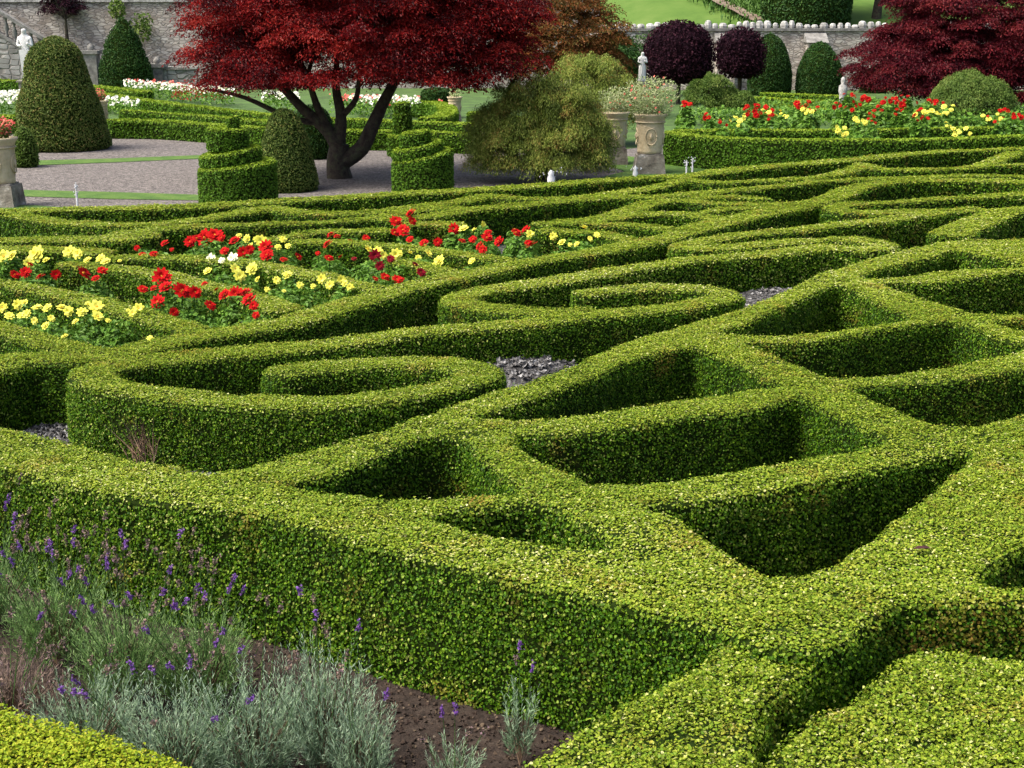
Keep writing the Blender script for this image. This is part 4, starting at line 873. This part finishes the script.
tree('weeping_maple', 540, 180, 'weep', 'mound shaped weeping maple with feathery olive green foliage down to the gravel',
     [([(0,0,-.1),(.05,0,.5),(0,0,1.0)],[.14,.12,.1]), ([(0,0,.5),(-.5,0,1.1),(-.8,0,1.4)],[.1,.08,.04]), ([(0,0,.5),(.5,.1,1.1),(.8,0,1.4)],[.1,.08,.04])],
     [(-.30,0,1.25,1.05,1.0,.95),(.5,-.1,1.25,.85,.95,.85),(-1.0,-.1,.85,.55,.8,.85),(.95,-.1,.75,.55,.7,.75),(-.5,-.6,.7,.9,.6,.65),(.4,-.7,.65,.8,.6,.6)], 620, .26, 380, .06, flat=.6, droop=.75, ndown=1.3, zmin=-.6, aspect=.25, fill=.5, group='weeping maples', bumps=.3)
tree('weeping_maple', 590, 145, 'weep', 'second weeping maple, smaller and behind the first beside the urns',
     [([(0,0,-.1),(.05,0,.5),(0,0,1.0)],[.14,.12,.1])],
     [(-.1,0,1.35,1.25,1.1,1.1),(.6,0,1.0,.8,.8,.8)], 200, .36, 250, .08, flat=.5, droop=.9, ndown=1.2, zmin=-.4, aspect=.25, group='weeping maples')
tree('round_shrub', 968, 122, 'shrub', 'rounded feathery green shrub under the wine red maple',
     [([(0,0,-.1),(.05,0,.3)],[.1,.08])], [(0,0,.5,1.35,1.1,1.15)], 260, .3, 240, .075, flat=.4, droop=.9, ndown=1.0, zmin=-.3, aspect=.28, fill=.75, cat='shrub', bumps=.04)
tree('round_shrub', 712, 118, 'shrub', 'loose olive shrub behind the roses, below the purple trees',
     [([(0,0,-.1),(.05,0,.3)],[.1,.08])], [(-.1,0,.7,.8,.8,.8),(.6,0,.45,.8,.7,.6)], 150, .28, 200, .075, flat=.4, droop=.8, ndown=.8, zmin=-.2, cat='shrub')
for x, yb, rx, hz, lab in ((678,104,32,30,'larger round headed dark purple plum tree'), (739,100,23,24,'smaller round headed dark purple plum tree on a thin trunk')):
    s = ppm(at(x, yb)); zc = (yb-(56 if x < 700 else 56))/s
    mbk = MB(); e = empty('purple_plum_tree', at(x, yb), lab, 'tree', 'clipped purple plum trees')
    r = rx/s; h = hz/s; prof = [(.02, zc-h*.8), (r*.6, zc-h*.78), (r*.92, zc-h*.5), (r, zc-h*.1), (r*.95, zc+h*.3), (r*.75, zc+h*.72), (r*.42, zc+h*.95), (.02, zc+h*1.02)]
    prof = resample(cat_rom(prof, 5), .12); mbk.lathe([tuple(q) for q in prof], seg=36, noise=.12)
    leafy('crown', mbk, M['purple'], e, loc=at(x, yb), lo=.05, per=.0022, cover=2.0, jit=.14, spread=.7, back=.4, core=M['plumcore'])
    t = MB(); t.tube([(0,0,-.1),(0,0,zc-h*.4),(0,0,zc)],[.09,.08,.05],8); t.build('trunk', M['bark'], e)
tree('purple_bush_tree', 70, 62, 'purple', 'small dark purple tree growing above the stair balustrade', [([(0,0,-1),(0,0,.6),(0,0,1.4)],[.1,.08,.05])], [(-.2,0,1.9,.9,.8,.85)], 60, .35, 50, .13, z0=1.0)

# ------------------------------------------------------------------ urns with plants
def urn(x, yb, label, plant, hpx=57, name='stone_urn', pscale=1.0):
    p = at(x, yb); s = ppm(p); k = hpx/s/.97/1.27
    e = empty(name, p, label, 'urn', 'sandstone urns on plinths')
    mb = MB(); mb.box((0,0,.2*k), (.66*k,.66*k,.4*k), taper=.86, jit=.006); mb.box((0,0,.415*k), (.5*k,.5*k,.03*k)); mb.build('plinth', M['plinth'], e)
    mb = MB(); z = .432*k
    mb.lathe([(.25*k,z),(.27*k,z+.02*k),(.265*k,z+.06*k),(.285*k,z+.35*k),(.30*k,z+.66*k),(.32*k,z+.74*k),(.37*k,z+.80*k),(.375*k,z+.83*k),(.33*k,z+.835*k),(.31*k,z+.78*k),(.05*k,z+.76*k)], seg=40)
    # carved band and swags standing proud
    for j in range(4):                       # raised oval medallions and a rope band
        a0 = j*1.5708+.785*0-1.5708; q = np.linspace(0, 6.283, 25); rr = .292*k
        pts = [((rr+.004)*math.cos(a0+.42*math.cos(t)), (rr+.004)*math.sin(a0+.42*math.cos(t)), z+(.36+.17*math.sin(t))*k) for t in q]
        mb.tube(pts, [.012*k]*25, 6, sub=1); mb.lathe([(.01, -.07*k), (.03*k, -.03*k), (.034*k, .02*k), (.01, .08*k)], c=(rr*math.cos(a0), rr*math.sin(a0), z+.36*k), seg=8)
    mb.tube([(.315*k*math.cos(t), .315*k*math.sin(t), z+.66*k) for t in np.linspace(0, 6.283, 33)], [.016*k]*33, 6, sub=1)
    mb.build('urn', M['stonepot'], e)
    zt = z+.82*k; n, w_, h_, mt = plant
    q = rng.normal(0, 1, (n, 3)); q /= np.linalg.norm(q, axis=1, keepdims=True); q *= rng.random(n)[:, None]**.45; q[:, 2] = np.abs(q[:, 2])
    P = q*np.array([w_, w_*.9, h_]); P[:, 2] += zt+.02-.06*(1-q[:, 2])*2*h_*(np.hypot(q[:, 0], q[:, 1]) > .75)
    P[:, :2] *= (.4+.75*q[:, 2:3]); lo = vnoise(P*6) > -.9; P = P[lo]; q = q[lo]
    D = q+np.array([0, 0, .35]); sets = [(leaf_arrays(P, rnorm(np.tile([0, -.4, .9], (len(P), 1)), .6), rng.uniform(.04, .09, len(P)), D, .35), rng.random(len(P)), np.zeros(len(P)), 1)]
    nb = n//70
    if mt == 'pinkmix': nb = n//3
    j = rng.integers(len(P), size=nb); sets.append((leaf_arrays(P[j]*1.03, rnorm(np.tile([0, -.6, .8], (nb, 1)), .4), rng.uniform(.04, .07, nb), None, .9, hexa=True), rng.random(nb), np.zeros(nb), 2))
    st = MB(); st.lathe([(.3*k, zt-.06*k), (.28*k, zt-.03*k), (.1*k, zt-.02*k)], seg=16)
    leaf_mesh('planting', sets, [M['soil'], M['variegated'] if mt != 'pinkmix' else M['shrub'], M['pinkmix']], e, st)
    return e
urn(649, 173, 'nearest sandstone urn right of the weeping maple, with variegated plants', (3600, .95, .82, 'var'))
urn(614, 164, 'sandstone urn just behind, half hidden by the weeping maple', (1500, .62, .6, 'var'), 50)
urn(596, 172, 'plinth and urn mostly hidden by the weeping maple', (400, .3, .2, 'var'), 46)
urn(3, 206, 'carved sandstone urn cut by the left edge, with pink flowers', (1500, .48, .32, 'pinkmix'), 66)
urn(101, 136, 'small sandstone urn behind the big bell yew', (500, .35, .3, 'pinkmix'), 34)
urn(455, 124, 'small distant urn right of the red maple branches', (300, .35, .3, 'var'), 26)

# ------------------------------------------------------------------ statues
def skin_fig(name, verts, edges, rad, mat, parent, sub=2):
    me = bpy.data.meshes.new(name); me.from_pydata(verts, edges, []); o = bpy.data.objects.new(name, me); C.objects.link(o); o.parent = parent
    md = o.modifiers.new('skin', 'SKIN'); md.use_smooth_shade = True
    for i, r in enumerate(rad):
        sv = me.skin_vertices[0].data[i]; sv.radius = (r, r*.85); sv.use_root = (i == 0)
    o.modifiers.new('s', 'SUBSURF').levels = sub; o.modifiers['s'].render_levels = sub
    me.materials.append(mat); return o
def statue(x, y_foot, Y, hpx, label, herm=False, ped=.5):
    p = np.array(atd(x, y_foot, Y)); s = ppm(p); k = hpx/s/.97/1.75
    e = empty('marble_statue', (p[0], p[1], 0), label, 'statue'); z = p[2]
    V = [(0,0,.95),(0,0,1.15),(0,0,1.38),(.0,0,1.50),(0,-.02,1.62),(0,-.01,1.70), (-.19,0,1.38),(-.24,-.04,1.15),(-.08,-.17,1.12), (.19,0,1.38),(.25,-.03,1.12),(.10,-.16,1.22), (-.07,0,.88),(-.09,-.02,.5),(-.08,0,.08),(-.08,-.1,.03), (.08,0,.88),(.08,-.06,.5),(.09,0,.08),(.09,-.1,.03)]
    E = [(0,1),(1,2),(2,3),(3,4),(4,5),(2,6),(6,7),(7,8),(2,9),(9,10),(10,11),(0,12),(12,13),(13,14),(14,15),(0,16),(16,17),(17,18),(18,19)]
    Rr = [.15,.13,.16,.06,.10,.08,.075,.055,.045,.075,.055,.045,.11,.08,.05,.04,.11,.08,.05,.04]
    if herm: V = V[:12]; E = E[:11]; Rr = Rr[:12]
    V = [(a*k, b*k, c*k+z) for a, b, c in V]; Rr = [r*k for r in Rr]
    skin_fig('figure', V, E, Rr, M['marble'], e)
    mb = MB()
    if herm:
        mb.box((0,0,z+.5*k), (.24*k,.22*k,1.0*k), taper=1.45); mb.build('pillar', M['marble'], e)
    else:
        # draped cloth round the hips and down one side
        n = 24; rows = []
        for t in np.linspace(0, 1, 10):
            a = np.arange(n)/n*6.283; r = (.17+.05*t+.018*np.sin(a*7+t*3))*k
            rows.append(np.column_stack([r*np.cos(a)*1.0-.02*t*k, r*np.sin(a)*.8, np.full(n, z+(1.0-.88*t)*k)]))
        mb.add(np.concatenate(rows), [(i*n+j, (i+1)*n+j, (i+1)*n+(j+1) % n, i*n+(j+1) % n) for i in range(9) for j in range(n)], 0, True); mb.build('drapery', M['marble'], e)
    pb = MB(); pb.box((0,0,z/2-.02), (.5*k,.5*k,max(.05, z-.03))); pb.box((0,0,z-.04), (.62*k,.62*k,.06)); pb.box((0,0,.06), (.7*k,.7*k,.12)); pb.build('pedestal', M['plinth'], e)
statue(28, 80, 52, 50, 'white marble bust figure on a tapering pillar before the grey stair wall', herm=True)
statue(642, 83, 50, 30, 'white marble draped figure standing between the yew and the purple tree')
# weathered stone figure under the wine red maple
p = at(841, 118); s = ppm(p); e = tag(MB.build((lambda m: (m.lathe([(.22,0),(.26,.1),(.2,.35),(.16,.7),(.15,.95),(.2,1.15),(.17,1.35),(.07,1.43),(.11,1.55),(.09,1.66),(.02,1.72)], seg=20, noise=.07), m)[1])(MB()), 'weathered_statue', M['merlon']), 'pale weathered stone figure among the roses before the wall', 'statue')
e.location = p; e.scale = (.75,.75,.8)

# ------------------------------------------------------------------ walls, steps, hill
WY = 66.0
w0 = empty('crenellated_wall', (0, WY, 0), 'long rubble garden wall topped with white lichened upright stones', 'wall')
xl, xr = atd(560, 30, WY)[0], atd(1200, 30, WY)[0]; zt = atd(700, 31, WY)[2]
xm = (xl+xr)/2; mb = MB(); mb.box((xm, .35, zt/2-.2), (xr-xl, .7, zt+.4)); mb.build('masonry', M['rubble'], w0)
mb = MB(); mb.box((xm, .33, zt+.06), (xr-xl+.1, .86, .12)); mb.build('coping', M['coping'], w0)
x = xl+.2; k = 0
while x < xr-.2 and k < 95:
    wd = rng.uniform(.22, .36); h = rng.uniform(.14, .36)
    mb = MB(); mb.lathe([(wd*.5,-h*.5),(wd*.56,-h*.1),(wd*.44,h*.35),(wd*.2,h*.5)], seg=7, noise=.12, smooth=False); o = mb.build('merlon', M['merlon'], w0); o.location = (x, .25, zt+.12+h*.5); o.rotation_euler = (0, 0, rng.uniform(0, 3))
    x += rng.uniform(.3, .42); k += 1
for bx in (816, 726, 596, 905):
    X = atd(bx, 45, WY-.4)[0]; mb = MB(); hh = zt-.5
    mb.box((X, -.35, hh/2), (.8, .7, hh)); mb.add([(X-.5,-.85,hh),(X+.5,-.85,hh),(X+.5,.0,hh+.45),(X-.5,.0,hh+.45),(X-.5,0,hh),(X+.5,0,hh)], [(0,1,2,3),(0,4,5,1),(0,3,4),(1,5,2)], 1); mb.build('buttress', [M['rubble'], M['coping']], w0)
# tall rubble wall on the left
w1 = empty('rubble_wall', (0, 67.7, 0), 'tall rubble retaining wall with pale coping behind the left topiary', 'wall')
xl, xr = atd(-60, 30, 67.5)[0], atd(600, 30, 67.5)[0]; zt1 = atd(150, 2, 67.5)[2]; xm = (xl+xr)/2
mb = MB(); mb.box((xm, .4, zt1/2-.2), (xr-xl, .8, zt1+.4)); mb.build('masonry', M['rubble'], w1)
mb = MB(); mb.box((xm, .38, zt1+.12), (xr-xl, 1.0, .24)); mb.build('coping', M['merlon'], w1)
# climbing tufts on that wall
for x, y, r in ((117, 9, .5), (142, 26, .7)):
    p = atd(x, y, 67.3); n = 260; q = rng.normal(0, 1, (n, 3)); q /= np.linalg.norm(q, axis=1, keepdims=True); q *= rng.random(n)[:, None]**.4
    Pp = q*np.array([r*.8, .3, r])+np.array(p); o = leaf_mesh('wall_plant', [(leaf_arrays(Pp, rnorm(np.tile([0, -1., .3], (n, 1)), .6), rng.uniform(.1, .2, n)), rng.random(n), np.zeros(n), 0)], [M['shrub']])
    tag(o, 'small green tuft growing high on the rubble wall' if y < 20 else 'larger green tuft on the rubble wall beside the dark cone', 'plant')
# stairs with balustrade on the left
SY = 66.0
st = empty('garden_staircase', (0, SY, 0), 'grey stone staircase with a sloping balustrade at the upper left', 'staircase')
A = np.array(atd(-70, -32, SY)); B = np.array(atd(76, 57, SY)); Cc = np.array(atd(104, 60, SY)); A2 = np.array(atd(152, 62, SY))
mb = MB(); base = -.1
def quadwall(mb, a, b, y0, y1, m=0):
    mb.add([(a[0], y0, base), (b[0], y0, base), (b[0], y0, b[2]), (a[0], y0, a[2]), (a[0], y1, base), (b[0], y1, base), (b[0], y1, b[2]), (a[0], y1, a[2])],
           [(0,1,2,3),(5,4,7,6),(3,2,6,7),(4,0,3,7),(1,5,6,2)], m)
lowA = A+np.array([0, 0, -1.25]); lowB = B+np.array([0, 0, -.95])
quadwall(mb, lowA, lowB, 0, .5); mb.build('stair_wall', M['ashlar'], st)
mb = MB(); 
def rail(mb, a, b, dz0, dz1, y0, y1):
    mb.add([(a[0], y0, a[2]+dz0), (b[0], y0, b[2]+dz0), (b[0], y0, b[2]+dz1), (a[0], y0, a[2]+dz1), (a[0], y1, a[2]+dz0), (b[0], y1, b[2]+dz0), (b[0], y1, b[2]+dz1), (a[0], y1, a[2]+dz1)],
           [(0,1,2,3),(5,4,7,6),(3,2,6,7),(0,4,5,1),(4,0,3,7),(1,5,6,2)])
rail(mb, A, B, -.16, 0, -.05, .4); mb.build('handrail', M['coping'], st)
mb = MB(); rail(mb, A, B, -1.2, -1.04, -.04, .38); mb.build('string_course', M['coping'], st)
n = 17
for k in range(n):
    q = A+(B-A)*(k+.5)/n; mb = MB(); h = .88; mb.lathe([(.09,0),(.09,.06),(.05,.12),(.13,.36),(.07,.62),(.05,.7),(.10,.8),(.10,h)], seg=10)
    o = mb.build('baluster', M['coping'], st); o.location = (q[0], .17, q[2]-1.04)
for X, h in ((Cc[0]-.6, 1.75), (A2[0]+.2, 1.15)):
    mb = MB(); mb.box((X, .1, h/2-.1), (.62, .62, h)); mb.box((X, .1, h-.03), (.8, .8, .16)); mb.lathe([(.1,h+.05),(.17,h+.14),(.14,h+.26),(.03,h+.36)], c=(X, .1, 0), seg=12); mb.build('newel_post', M['coping'], st)
mb = MB(); mb.box(((B[0]+A2[0])/2+.6, .25, (.45)), (A2[0]-B[0]+2.8, .4, 1.0)); mb.box(((B[0]+A2[0])/2+.6, .22, 1.0), (A2[0]-B[0]+2.9, .5, .12)); mb.build('low_wall', M['ashlar'], st)

# hill rising beyond the walls
nx, ny = 60, 30; V = []
for j in range(ny):
    for i in range(nx):
        Y = 67.5+j*j*.28+j*.8; X = -140+280*i/(nx-1); t = (Y-67.5)
        V.append((X, Y+max(0, min(8, 8-X)), 2.0+t*.29+.35*math.sin(X*.07+t*.05)+.15*math.sin(X*.31+t*.2)))
mb = MB(); mb.add(V, [(j*nx+i, j*nx+i+1, (j+1)*nx+i+1, (j+1)*nx+i) for j in range(ny-1) for i in range(nx-1)], 0, True); tag(mb.build('hill', M['slope']), kind='structure')
def hillz(X, Y): t = max(0, Y-67.5-max(0, min(8, 8-X))); return 2.0+t*.29+.35*math.sin(X*.07+t*.05)+.15*math.sin(X*.31+t*.2)
# earthen path crossing the slope and the rough grass beside it
path = [(680,-12),(705,2),(730,13),(760,26)]
def hill_pt(x, y):
    Y = 67.5
    for _ in range(400):
        q = atd(x, y, Y)
        if q[2] <= hillz(q[0], Y): return (q[0], Y, hillz(q[0], Y))
        Y += .15
    return (q[0], Y, hillz(q[0], Y))
def hsheet(name, a, b, mat, dz, n=14):
    a = resample(cat_rom(np.array(a, float), 6), 1e9) if False else np.array(a, float)
    def rs(p):
        p = np.array(p, float); d = np.r_[0, np.cumsum(np.linalg.norm(np.diff(p, axis=0), axis=1))]; t = np.linspace(0, d[-1], n); return np.column_stack([np.interp(t, d, p[:, k]) for k in (0, 1)])
    a, b = rs(a), rs(b); rows = []
    for u in np.linspace(0, 1, 5): rows += [tuple(np.array(hill_pt(*q))+np.array([0, 0, dz])) for q in a*(1-u)+b*u]
    mb = MB(); mb.add(rows, [(j*n+i, j*n+i+1, (j+1)*n+i+1, (j+1)*n+i) for j in range(4) for i in range(n-1)]); o = mb.build(name, mat); tag(o, kind='structure'); return rows
hsheet('hill_path', [(690,-18),(715,2),(745,16),(765,26)], [(676,-14),(703,3),(732,17),(752,27)], noisemat('earth_path', [(.10,.07,.05),(.16,.12,.09),(.2,.17,.12)], 2), .3)
rg = hsheet('rough_bank', [(820,-22),(810,0),(812,16),(812,28)], [(694,-20),(718,1),(748,15),(768,26)], M['lawn'], .22)
rg = np.array(rg); n = 5000; i = rng.integers(len(rg), size=n); Pp = rg[i]+np.column_stack([rng.normal(0, .7, n), rng.normal(0, .9, n), rng.uniform(.05, .3, n)])
for k in range(n): Pp[k, 2] = hillz(Pp[k, 0], Pp[k, 1])+rng.uniform(.02, .3)
Nn = rng.normal(0, 1, (n, 3)); Nn[:, 2] *= .2; Nn /= np.linalg.norm(Nn, axis=1, keepdims=True)
tag(leaf_mesh('rough_grass', [(leaf_arrays(Pp, Nn, rng.uniform(.25, .5, n), np.tile([0, 0, 1.], (n, 1)), .3), rng.random(n), np.zeros(n), 0)], [M['grassblade']]), 'rough long grass on the bank above the wall', 'grass', None, 'stuff')
# big dark clipped yew block and a shadowy tree on the slope
p = np.array(hill_pt(806, 24)); s = ppm(p); mb = MB(); mb.lathe([(2.0,0),(2.15,.6),(2.1,2.4),(1.9,3.4),(1.0,3.9),(.02,4.0)], seg=36, noise=.15)
e = empty('yew_block', tuple(p), 'huge dark clipped yew on the slope above the wall', 'topiary'); leafy('foliage', mb, M['yewdark'], e, loc=tuple(p), lo=.1, per=.002, cover=1.7, jit=.06)
tree('hill_tree', 700, 5, 'yewdark', 'dark tree standing on the slope at the top of the photo beside the yew', [([(0,0,-.2),(.1,0,1),(.2,0,2)],[.25,.2,.15])], [(0,0,2.9,1.6,1.4,1.2)], 90, .6, 60, .2, z0=3.3)
bpy.data.objects[-1] if False else None
bt = [o for o in C.objects if o.name.startswith('purple_bush_tree')][0]; bt.location = atd(68, 50, 67.0)
ht = [o for o in C.objects if o.name.startswith('hill_tree')][0]; ht.location = hill_pt(876, 18)
# far wood on the hill crest for other viewpoints
A_ = []
for k in range(26000):
    X = rng.uniform(-140, 140); Y = 150+rng.uniform(0, 40); A_.append((X, Y, hillz(X, Y)+rng.uniform(0, 9)*(0.6+.4*math.sin(X*.4+Y*.3))))
A_ = np.array(A_); tag(leaf_mesh('far_wood', [(leaf_arrays(A_, rnorm(np.tile([0, -.5, .8], (len(A_), 1)), .6), rng.uniform(.7, 1.4, len(A_))), rng.random(len(A_)), np.zeros(len(A_)), 0)], [M['yewdark']]), 'dark wood along the crest of the hill', 'wood', None, 'stuff')
# shadowy shrub behind the statue
tree('wall_shrub', 655, 96, 'yewdark', 'dark climbing shrub on the wall behind the white draped figure', [([(0,0,-.1),(.05,0,.3)],[.1,.08])], [(-.4,0,1.2,1.9,.7,1.5)], 120, .4, 60, .13, cat='shrub')

# ------------------------------------------------------------------ small water jets beyond the far border
wm, nt_, b_ = nmat('white_water'); b_.inputs['Base Color'].default_value = (.8, .82, .84, 1); b_.inputs['Roughness'].default_value = .15; b_.inputs['Transmission Weight'].default_value = .35; b_.inputs['IOR'].default_value = 1.33
for x, y, h, wd, lab in ((78, 207, 14, 1.3, 'thin white jet of water on the path at the left'), (686, 177, 9, 1.0, 'shorter of two thin white water jets beside the tall rose hedge'), (692, 177, 11, 1.0, 'taller of two thin white water jets beside the tall rose hedge'),
                     (551, 186, 7, 4.5, 'low white splash of water below the weeping maple'), (635, 178, 4, 3.0, 'tiny white splash of water at the foot of the nearest urn')):
    p = at(x, y+5); s = ppm(p); mb = MB(); hh = h/s+.28; r = wd/s
    mb.lathe([(r*1.1, 0), (r*.8, hh*.3), (r*.95, hh*.6), (r*.6, hh*.75), (r*.75, hh*.85), (r*.2, hh)], seg=9, noise=.02)
    for k in range(14):
        q = rng.normal(0, 1, 3)*np.array([r*1.4, r*1.4, hh*.12])+np.array([0, 0, hh*.82]); q[2] = max(q[2], .02); mb.lathe([(.002, -.014), (.014, 0), (.002, .016)], c=q, seg=6)
    o = mb.build('water_jet', wm); o.location = p; tag(o, lab, 'water jet', 'small water jets beyond the far border')
